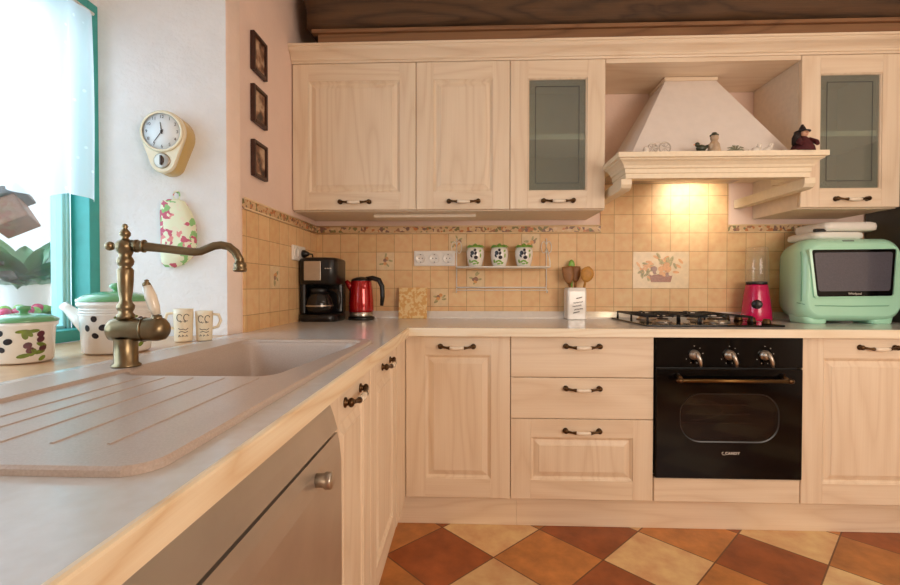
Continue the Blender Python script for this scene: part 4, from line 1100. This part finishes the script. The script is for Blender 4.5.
# tall lidded pot with spout
px_, py_ = -1.128, -.735
t = thing('ceramic_jug', 'tall white lidded ceramic pot with olives and spout behind the tap', 'pot', (px_, py_, CT))
ZB = CT-.021
pr = [(.070, CT+.001), (.076, CT+.006), (.081, CT+.10), (.082, CT+.121), (.087, CT+.125), (.087, CT+.135)]
mb = MB(); mb.lathe([(0, CT+.0005)]+pr+[(.08, CT+.137), (0, CT+.137)], (px_, py_, 0), 0, 40); pot_marks(mb, prof_r(pr), px_, py_, math.radians(-52), CT+.012, .95)
for k in range(3): mb.lathe([(.0815+.0005, CT+.100+k*.007), (.0832, CT+.102+k*.007), (.0815+.0005, CT+.104+k*.007)], (px_, py_, 0), 0, 40)
obj('body', mb, PM, t)
mb = MB(); mb.lathe([(.088, ZB+.157), (.089, ZB+.163), (.07, ZB+.174), (.035, ZB+.182), (0, ZB+.185)], (px_, py_, 0), 0, 36); ld = obj('lid', mb, 'green_lid', t)
mb = MB(); mb.lathe([(.009, ZB+.183), (.009, ZB+.188), (.016, ZB+.192), (.017, ZB+.198), (.012, ZB+.204), (0, ZB+.206)], (px_, py_, 0), 0, 20); obj('lid_knob', mb, 'green_lid', ld)
dv = Vector((-.62, -.78, 0)); c = Vector((px_, py_, CT))
dv = Vector((-.80, -.05, 0)).normalized()
mb = MB(); mb.tube([c+dv*.07+Vector((0, 0, .065)), c+dv*.10+Vector((0, 0, .088)), c+dv*.130+Vector((0, 0, .115)), c+dv*.142+Vector((0, 0, .124))], [.026, .019, .012, .012], 14); obj('spout', mb, 'white_gloss', t)
# low lidded dish
px_, py_ = -1.216, -.905
t = thing('lidded_dish', 'low white lidded dish with olive pattern at the left picture edge', 'dish', (px_, py_, CT))
pr = [(.048, CT+.001), (.053, CT+.005), (.057, CT+.080), (.062, CT+.086), (.062, CT+.093)]
mb = MB(); mb.lathe([(0, CT+.0005)]+pr+[(.056, CT+.095), (0, CT+.095)], (px_, py_, 0), 0, 40); pot_marks(mb, prof_r(pr), px_, py_, math.radians(-52), CT+.001, .82)
obj('body', mb, PM, t)
mb = MB(); mb.lathe([(.063, CT+.094), (.064, CT+.099), (.05, CT+.107), (.025, CT+.112), (0, CT+.115)], (px_, py_, 0), 0, 36); ld = obj('lid', mb, 'green_lid', t)
mb = MB(); mb.lathe([(.008, CT+.113), (.008, CT+.118), (.013, CT+.121), (.013, CT+.129), (0, CT+.131)], (px_, py_, 0), 0, 20); obj('lid_knob', mb, 'green_lid', ld)
# two face mugs
def face_mug(x, y, rz, side, label, h, r):
    t = thing('face_mug', label, 'mug', (x, y, CT), rz=rz, local=True)
    pr = [(r*.86, .001), (r*.9, .004), (r*.94, h*.4), (r, h*.85), (r*.99, h)]
    mb = MB(); mb.lathe([(0, .0005)]+pr+[(r*.9, h), (r*.85, .012), (0, .010)], (0, 0, 0), 0, 30)
    f = prof_r(pr); th = -PI/2
    def curve(pts, w=.0011):
        P = []
        for u, zz in pts:
            rr = f(zz)+.0002; a = th+u/r; P.append((rr*math.cos(a), rr*math.sin(a), zz))
        mb.tube(P, w, 5, 1)
    for s in (-1, 1):
        curve([(s*.010+.008*math.cos(a), h*.74+.011*math.sin(a)) for a in [PI*.15+PI*1.5*k/12 for k in range(13)]])
        curve([(s*.002, h*.64), (s*.006, h*.6), (s*.008, h*.66)])
    curve([(-.014, h*.42), (-.007, h*.38), (.0, h*.4), (.008, h*.37), (.015, h*.42)]); curve([(-.012, h*.3), (-.004, h*.33), (.006, h*.29), (.014, h*.32)])
    for k in range(3): curve([(-.014+k*.011, h*.16), (-.012+k*.011, h*.22), (-.008+k*.011, h*.17)])
    obj('cup', mb, ['cream', 'text_dark'], t)
    mb = MB(); s = side
    mb.tube([(s*r*.9, 0, h*.88), (s*(r+.016), 0, h*.86), (s*(r+.022), 0, h*.66), (s*(r+.014), 0, h*.46), (s*r*.9, 0, h*.40)], [.004, .005, .005, .005, .004], 10); obj('ear_handle', mb, 'cream', t)
face_mug(-1.087, -.515, math.radians(30), -1, 'larger cream mug with drawn face beside the white wall', .104, .0285)
face_mug(-1.036, -.487, math.radians(30), 1, 'smaller cream mug with drawn face and handle pointing right', .096, .0255)

# ------------------------------------------------------------------ on the reveal wall: clock and mitt
ra = math.atan2(-.12, -.402)      # direction along the reveal
rz_rev = math.atan2(.12, .402)    # local x along the wall, local -y out of the wall
def rev_pt(x): return (x, -.30+(x-XL)*.12/.402)
def egg(w_top, w_bot, h, n=40):
    """outline of two circles' hull: top radius, bottom radius, (u, v) with v=0 at the top circle's centre"""
    d = h-w_top-w_bot; s = (w_top-w_bot)/d; a0 = math.asin(s); pts = []
    for k in range(n//2+1):
        a = -a0+(PI+2*a0)*k/(n//2); pts.append((w_top*math.cos(a), w_top*math.sin(a)))
    for k in range(n//2+1):
        a = PI+a0+(PI-2*a0)*k/(n//2); pts.append((w_bot*math.cos(a), -d+w_bot*math.sin(a)))
    return pts
cxx, cyy = rev_pt(-1.226)
ck = thing('wall_clock', 'cream retro wall clock with small timer dial on the white plaster reveal', 'clock', (cxx, cyy, 1.562), rz=math.radians(7), local=True)
EG = egg(.074, .042, .212)
def eg(s, y): return [(u*s, y, v*s+(-.03)*(1-s)) for u, v in EG]
mb = MB(); mb.loft([eg(.97, .018), eg(1, .014), eg(1, -.046), eg(.985, -.05)], 0, True); obj('case', mb, 'clock_side', ck)
mb = MB(); mb.loft([eg(1.0, -.050), eg(1.0, -.058), eg(.96, -.064)], 0, True); obj('front_shell', mb, 'clock_front', ck)
mb = MB(); mb.lathe([(0, -.0642), (.063, -.0642), (.063, -.0652), (0, -.0652)], (0, 0, 0), 0, 40, 'y')
for k in range(12):
    a = 2*PI*k/12; x, zz = .050*math.sin(a), .050*math.cos(a)
    put_text(mb, str(12 if k == 0 else k), .015, x, -.0655, zz, 1)
dl = obj('dial', mb, ['dial', 'text_dark'], ck)
mb = MB(); mb.lathe([(.061, -.0645), (.069, -.0645), (.070, -.068), (.065, -.071), (.061, -.069)], (0, 0, 0), 0, 44, 'y'); obj('bezel', mb, 'clock_front', ck)
mb = MB()
def hand(a, l, w): 
    d = Vector((math.sin(a), 0, math.cos(a))); n = Vector((d.z, 0, -d.x)); p = Vector((0, -.0665, 0))
    mb.add([p-n*w-d*.008, p+n*w-d*.008, p+d*l+n*w*.4, p+d*l-n*w*.4, p-n*w-d*.008+Vector((0, -.001, 0)), p+n*w-d*.008+Vector((0, -.001, 0)), p+d*l+n*w*.4+Vector((0, -.001, 0)), p+d*l-n*w*.4+Vector((0, -.001, 0))],
           [[0, 1, 2, 3], [4, 7, 6, 5], [0, 4, 5, 1], [1, 5, 6, 2], [2, 6, 7, 3], [3, 7, 4, 0]], 0)
hand(math.radians(-8), .032, .0022); hand(math.radians(215), .046, .0016); mb.lathe([(0, -.066), (.004, -.066), (.004, -.069), (0, -.069)], (0, 0, 0), 0, 12, 'y'); obj('hands', mb, 'text_dark', ck)
mb = MB(); mb.lathe([(0, -.064), (.026, -.064), (.026, -.0665), (.022, -.068), (0, -.068)], (0, 0, -.098), 0, 28, 'y')
mb.box(-.003, .003, -.076, -.068, -.114, -.082, 1, .001); mb.box(.002, .007, -.0725, -.068, -.106, -.088, 1, .001); obj('timer_dial', mb, ['silver', 'text_dark'], ck)

cxx, cyy = rev_pt(-1.206)
mt = thing('oven_mitt', 'floral oven mitt hanging on the white plaster reveal under the clock', 'oven mitt', (cxx, cyy, 1.10), rz=rz_rev, local=True)
out = [(-.052, .235), (-.030, .243), (.0, .246), (.022, .238), (.042, .205), (.056, .165), (.060, .12), (.058, .075), (.046, .04), (.02, .016), (-.012, .004), (-.040, .006), (-.052, .02), (-.055, .06), (-.054, .12), (-.056, .19)]
mb = MB()
def mo(s, y): return [(u*s, y, .12+(v-.12)*s) for u, v in out]
mb.loft([mo(.94, -.002), mo(1, -.010), mo(1, -.016), mo(.93, -.026), mo(.7, -.033), mo(.35, -.036)], 0, True); obj('mitt_body', mb, 'floral', mt)
mb = MB(); mb.tube([(-.004+.010*math.sin(a), -.012, .258-.016*math.cos(a)) for a in [2*PI*k/14 for k in range(14)]], .0022, 6, closed=True); mb.tube([(-.004, 0, .270), (-.004, -.016, .272)], .003, 8); obj('hanging_loop', mb, 'floral', mt)

# ------------------------------------------------------------------ three small pictures on the left wall
for z0, z1, lab in ((1.893, 2.045, 'topmost of three small dark-framed pictures on the left wall'), (1.690, 1.838, 'middle of three small dark-framed pictures on the left wall'), (1.476, 1.620, 'lowest of three small dark-framed pictures on the left wall')):
    t = thing('framed_picture', lab, 'picture', (XL, -.117, z0), group='small framed pictures on the left wall')
    ya, yb_ = -.166, -.046; f = .014
    mb = MB()
    for q in ((ya, ya+f, z0, z1), (yb_-f, yb_, z0, z1), (ya+f, yb_-f, z0, z0+f), (ya+f, yb_-f, z1-f, z1)): mb.box(XL+.0005, XL+.019, q[0], q[1], q[2], q[3], 0, .003)
    obj('frame', mb, 'frame_dark', t)
    mb = MB(); mb.box(XL+.002, XL+.010, ya+f-.001, yb_-f+.001, z0+f-.001, z1-f+.001); obj('print', mb, 'print', t)

# ------------------------------------------------------------------ figurines on the mantel shelf
MZ = 1.6101; FY = .072
def fig(name, label, x, y=FY): return thing(name, label, 'figurine', (x, y, MZ), group='figurines on the hood shelf')
t = fig('glass_ornament', 'small pair of clear rings ornament at the left end of the hood shelf', .648)
mb = MB()
for dx, rr in ((-.032, .021), (.020, .024)):
    mb.tube([(.648+dx+rr*math.cos(a), FY, MZ+rr+.004+rr*math.sin(a)) for a in [2*PI*k/20 for k in range(20)]], .0028, 8, closed=True)
    for k in range(4): a = PI*k/4; mb.tube([(.648+dx-rr*math.cos(a), FY, MZ+rr+.004-rr*math.sin(a)), (.648+dx+rr*math.cos(a), FY, MZ+rr+.004+rr*math.sin(a))], .001, 5)
obj('wheels', mb, 'silver', t)
mb = MB(); mb.tube([(.616, FY, MZ+.025), (.633, FY, MZ+.052), (.660, FY, MZ+.05), (.668, FY, MZ+.028), (.633, FY, MZ+.03), (.616, FY, MZ+.025)], .0022, 6); mb.tube([(.593, FY, MZ+.0015), (.693, FY, MZ+.0015)], .0025, 6); mb.ell((.588, FY, MZ+.018), (.013, .012, .017)); obj('frame', mb, 'mouse', t)
t = fig('bird_figurine', 'dark green bird figurine left of the capped figurine on the hood shelf', .822)
mb = MB(); mb.ell((.822, FY, MZ+.024), (.022, .013, .015)); mb.ell((.805, FY, MZ+.040), (.010, .009, .010)); mb.tube([(.837, FY, MZ+.026), (.859, FY, MZ+.040)], [.009, .003], 8); mb.box(.792, .857, FY-.014, FY+.014, MZ+.0002, MZ+.011, 0, .003); obj('body', mb, 'figure_dark', t)
mb = MB(); mb.tube([(.796, FY, MZ+.040), (.787, FY-.002, MZ+.038)], [.003, .0008], 6); obj('beak', mb, 'orange', t)
t = fig('capped_figurine', 'tall pale seated figurine with dark cap in the middle of the hood shelf', .876)
mb = MB(); mb.lathe([(0, MZ+.0003), (.024, MZ+.0003), (.026, MZ+.012), (.021, MZ+.04), (.012, MZ+.055), (0, MZ+.057)], (.876, FY, 0), 0, 18); mb.ell((.876, FY-.002, MZ+.067), (.017, .015, .017)); mb.ell((.859, FY-.008, MZ+.03), (.010, .009, .014)); obj('body', mb, 'figure_brown', t)
mb = MB(); mb.lathe([(.017, MZ+.076), (.018, MZ+.080), (.011, MZ+.084), (.009, MZ+.09), (0, MZ+.091)], (.876, FY, 0), 0, 14); obj('cap', mb, 'figure_dark', t)
t = fig('leaf_ornament', 'low grey-green leaf-shaped ornament right of the capped figurine', .965)
mb = MB()
for k in range(6):
    a = PI*k/5; mb.tube([(.965, FY, MZ+.006), (.965+.022*math.cos(a), FY-.004, MZ+.016+.016*math.sin(a)), (.965+.044*math.cos(a), FY, MZ+.008+.028*math.sin(a))], [.004, .008, .002], 8, flat=.5)
mb.box(.925, 1.005, FY-.01, FY+.01, MZ+.0002, MZ+.006, 0, .002); obj('leaves', mb, 'figure_sage', t)
for x, lab in ((1.05, 'tiny grey mouse figurine left of the round one on the hood shelf'), (1.098, 'tiny round pale figurine next to the dark red doll on the hood shelf')):
    t = fig('mouse_figurine', lab, x)
    mb = MB(); mb.ell((x, FY, MZ+.013), (.017, .012, .013)); mb.ell((x+.012, FY-.004, MZ+.026), (.010, .009, .010)); mb.ell((x+.008, FY-.006, MZ+.037), (.005, .003, .006)); mb.ell((x+.018, FY-.006, MZ+.036), (.005, .003, .006)); mb.tube([(x-.015, FY, MZ+.01), (x-.028, FY, MZ+.004), (x-.03, FY, MZ+.018)], .002, 6); obj('body', mb, 'mouse', t)
t = fig('witch_doll', 'dark red seated cloth doll with pointed hat at the right end of shelf', 1.225, .085)
wx, wy = 1.238, .062
mb = MB(); mb.lathe([(0, MZ+.0003), (.046, MZ+.0003), (.044, MZ+.012), (.034, MZ+.035), (.020, MZ+.058), (.011, MZ+.066), (0, MZ+.067)], (wx, wy, 0), 0, 22)
for s in (-1, 1): mb.tube([(wx+s*.018, wy-.01, MZ+.052), (wx+s*.036, wy-.03, MZ+.034), (wx+s*.03, wy-.044, MZ+.022)], [.009, .010, .007], 10); mb.tube([(wx+s*.016, wy-.03, MZ+.014), (wx+s*.026, wy-.02, MZ+.0105), (wx+s*.034, wy-.026, MZ+.012)], [.011, .009, .010], 10)
obj('dress', mb, 'doll_red', t)
mb = MB(); mb.ell((wx+.002, wy-.006, MZ+.078), (.016, .015, .017)); mb.tube([(wx+.004, wy-.020, MZ+.078), (wx+.006, wy-.028, MZ+.075)], [.004, .002], 8); obj('face', mb, 'skin', t)
mb = MB(); mb.lathe([(.016, MZ+.084), (.030, MZ+.085), (.029, MZ+.088), (.016, MZ+.090), (.010, MZ+.104), (.004, MZ+.116), (0, MZ+.118)], (wx-.001, wy, 0), 0, 18); mb.tube([(wx-.016, wy+.002, MZ+.085), (wx-.026, wy, MZ+.06), (wx-.038, wy-.01, MZ+.03)], [.012, .016, .012], 10); obj('hat', mb, 'doll_black', t)
mb = MB(); mb.tube([(1.158, .06, MZ+.004), (1.20, .04, MZ+.005)], [.003, .002], 6); mb.tube([(1.148, .062, MZ+.005), (1.162, .058, MZ+.005)], [.006, .004], 8); obj('broom', mb, 'spoon_dark', t)

# ------------------------------------------------------------------ curtain
mb = MB(); nu, nv = 150, 26; vs = []
for j in range(nv+1):
    for i in range(nu+1):
        u, v = i/nu, j/nv
        y = -.468-u*1.36
        top = 1.932; hem = 1.298+.012*math.sin(u*34)+.02*math.sin(u*11+1)
        z_ = top+(hem-top)*v
        amp = .006+.012*v
        x = -1.418+amp*.8*math.sin(u*95+.6*math.sin(u*21))+.006*math.sin(u*40+v*3)
        vs.append((x, y+.004*math.sin(u*60)*v, z_))
fs = [[j*(nu+1)+i, j*(nu+1)+i+1, (j+1)*(nu+1)+i+1, (j+1)*(nu+1)+i] for j in range(nv) for i in range(nu)]
mb.add(vs, fs, 0, True)
ct = thing('cafe_curtain', 'sheer white short curtain over the upper half of the turquoise window', 'curtain', (-1.418, -1.17, 1.295))
obj('fabric', mb, 'curtain', ct)
mb = MB(); mb.tube([(-1.418, -.462, 1.935), (-1.418, -1.88, 1.935)], .005, 8); obj('curtain_rod', mb, 'white_paint', ct)

# ------------------------------------------------------------------ outside the window
mb = MB(); mb.box(-2.6, -1.61, -2.2, 1.2, .80, .86)
struct('trim_6', mb, 'white_wall')
pl = thing('potted_plant', 'leafy green potted plant outside behind the window glass', 'plant', (-1.87, -.26, .86))
mb = MB(); mb.lathe([(0, .861), (.065, .861), (.085, 1.03), (.092, 1.035), (.092, 1.055), (.08, 1.055), (.075, 1.03), (0, 1.03)], (-1.87, -.26, 0), 0, 26); obj('flower_pot', mb, 'white_gloss', pl)
rnd = random.Random(9)
for k in range(44):
    a = rnd.uniform(0, 2*PI); el = rnd.uniform(.25, 1.2); L_ = rnd.uniform(.20, .36)
    base = Vector((-1.87, -.26, 1.03)); d = Vector((math.cos(a)*math.cos(el), math.sin(a)*math.cos(el), math.sin(el)))
    side = d.cross(Vector((0, 0, 1))).normalized(); nrm = side.cross(d)
    mb = MB(); n = 9; rows = []
    for i in range(n+1):
        t_ = i/n; c = base+d*L_*t_+Vector((0, 0, -.12*L_*t_*t_*2)); w = .048*math.sin(PI*min(1, .06+t_*.94))**.8*(.25 if t_ < .25 else 1)*(L_/.3)
        rows.append((c-side*w+nrm*.012*t_, c-nrm*.006, c+side*w+nrm*.012*t_))
    vs = [tuple(p+q) for r_ in rows for p in r_ for q in (Vector((0, 0, 0)),)] 
    fs = [[i*3+j, i*3+j+1, i*3+j+4, i*3+j+3] for i in range(n) for j in range(2)]
    vs2 = [(p[0]-nrm.x*.0015, p[1]-nrm.y*.0015, p[2]-nrm.z*.0015) for p in vs]; o = len(vs)
    mb.add(vs+vs2, fs+[[q+o for q in f[::-1]] for f in fs], 0, True); obj('leaf', mb, 'plant', pl)
lt = thing('hanging_lantern', 'brown wooden lantern hanging outside behind the glass under the curtain', 'lantern', (-1.72, -.46, 1.19))
T = Matrix.Translation((-1.72, -.46, 1.285)) @ Matrix.Rotation(math.radians(-35), 4, 'Y') @ Matrix.Rotation(.5, 4, 'Z')
mb = MB(); mb.box(-.05, .05, -.05, .05, -.06, .03, 0, .004, T=T); obj('box', mb, 'copper', lt)
mb = MB(); mb.box(-.075, .075, -.06, .06, .03, .06, 0, .004, T=T); mb.tube([T @ Vector((0, 0, .06)), T @ Vector((.0, 0, .12)), (-1.73, -.46, 1.85)], .003, 6); obj('roof', mb, 'grey_wood', lt)
gt = thing('garden_tap', 'dark metal garden tap outside behind the window glass at left edge', 'tap', (-1.80, -.44, .86))
mb = MB(); mb.tube([(-1.80, -.44, .862), (-1.80, -.44, 1.08)], .012, 12); mb.tube([(-1.84, -.46, 1.08), (-1.80, -.44, 1.085), (-1.765, -.415, 1.082), (-1.755, -.41, 1.06)], [.014, .018, .014, .012], 12); obj('body', mb, 'grey_wood', gt)
mb = MB(); mb.tube([(-1.80, -.44, 1.09), (-1.80, -.44, 1.115)], .006, 8); mb.tube([(-1.825, -.455, 1.117), (-1.775, -.425, 1.117)], .007, 8); obj('turn_handle', mb, 'black_iron', gt)
fp = thing('flower_trough', 'low coloured flower trough on the ledge outside the window', 'planter', (-1.665, -.44, .86))
mb = MB(); mb.box(-1.70, -1.63, -.54, -.36, .861, .94, 0, .006); obj('trough', mb, 'plum', fp)
mb = MB(); 
for k in range(10): mb.ell((-1.665+rnd.uniform(-.02, .02), -.53+k*.0175, .955+rnd.uniform(-.005, .012)), (.018, .018, .016), k % 2, 10, 8)
obj('flowers', mb, ['pink', 'jar_leaf'], fp)

# ------------------------------------------------------------------ light
w = bpy.data.worlds.new('sky'); scene.world = w; w.use_nodes = True
bg = w.node_tree.nodes['Background']; bg.inputs['Color'].default_value = (.86, .94, 1, 1); bg.inputs['Strength'].default_value = 1.6
def area(name, loc, size, power, color, target, sy=None):
    l = bpy.data.lights.new(name, 'AREA'); l.energy = power; l.color = color; l.size = size
    if sy: l.shape = 'RECTANGLE'; l.size_y = sy
    o = bpy.data.objects.new(name, l); COL.objects.link(o); o.location = loc
    o.rotation_euler = (Vector(target)-Vector(loc)).to_track_quat('-Z', 'Y').to_euler(); return o
sl = bpy.data.lights.new('overcast_daylight', 'SUN'); sl.energy = 10; sl.angle = math.radians(110); sl.color = (.64, .81, 1)
so_ = bpy.data.objects.new('overcast_daylight', sl); COL.objects.link(so_); so_.location = (-4, -2, 4)
so_.rotation_euler = Vector((1, .35, -.40)).to_track_quat('-Z', 'Y').to_euler()
area('ceiling_lamp', (1.8, -1.5, 2.50), .9, 8, (1, .91, .81), (.7, -1.25, 0))
area('room_fill', (1.75, -2.9, 1.35), 1.5, 44, (1, .86, .72), (.9, .3, .8), 1.1)  # unseen area light, added as warm fill from the right front
hl = bpy.data.lights.new('hood_spot', 'SPOT'); hl.energy = 6; hl.color = (1, .90, .74); hl.spot_size = math.radians(118); hl.spot_blend = .8; hl.shadow_soft_size = .03
ho = bpy.data.objects.new('hood_spot', hl); COL.objects.link(ho); ho.location = (1.015, .40, 1.578)
ho.rotation_euler = Vector((.01, .19, -.075)).to_track_quat('-Z', 'Y').to_euler()

# ------------------------------------------------------------------ camera
cam = bpy.data.cameras.new('camera'); cam.sensor_width = 36; cam.lens = 450.19/900*36; cam.clip_start = .02
co = bpy.data.objects.new('camera', cam); COL.objects.link(co)
co.location = (-.1856, -1.9137, 1.039); co.rotation_euler = (PI/2-.0137, -.0008, .0375)
scene.camera = co
vs_ = scene.view_settings; scene.display_settings.display_device = 'sRGB'
vs_.view_transform = 'Standard'; vs_.look = 'None'; vs_.gamma = 1; vs_.use_curve_mapping = False; vs_.exposure = 0
scene.cycles.max_bounces = 10; scene.cycles.diffuse_bounces = 5; scene.cycles.transparent_max_bounces = 16
scene.cycles.use_denoising = True; scene.cycles.sample_clamp_indirect = 6; scene.cycles.caustics_reflective = False; scene.cycles.caustics_refractive = False
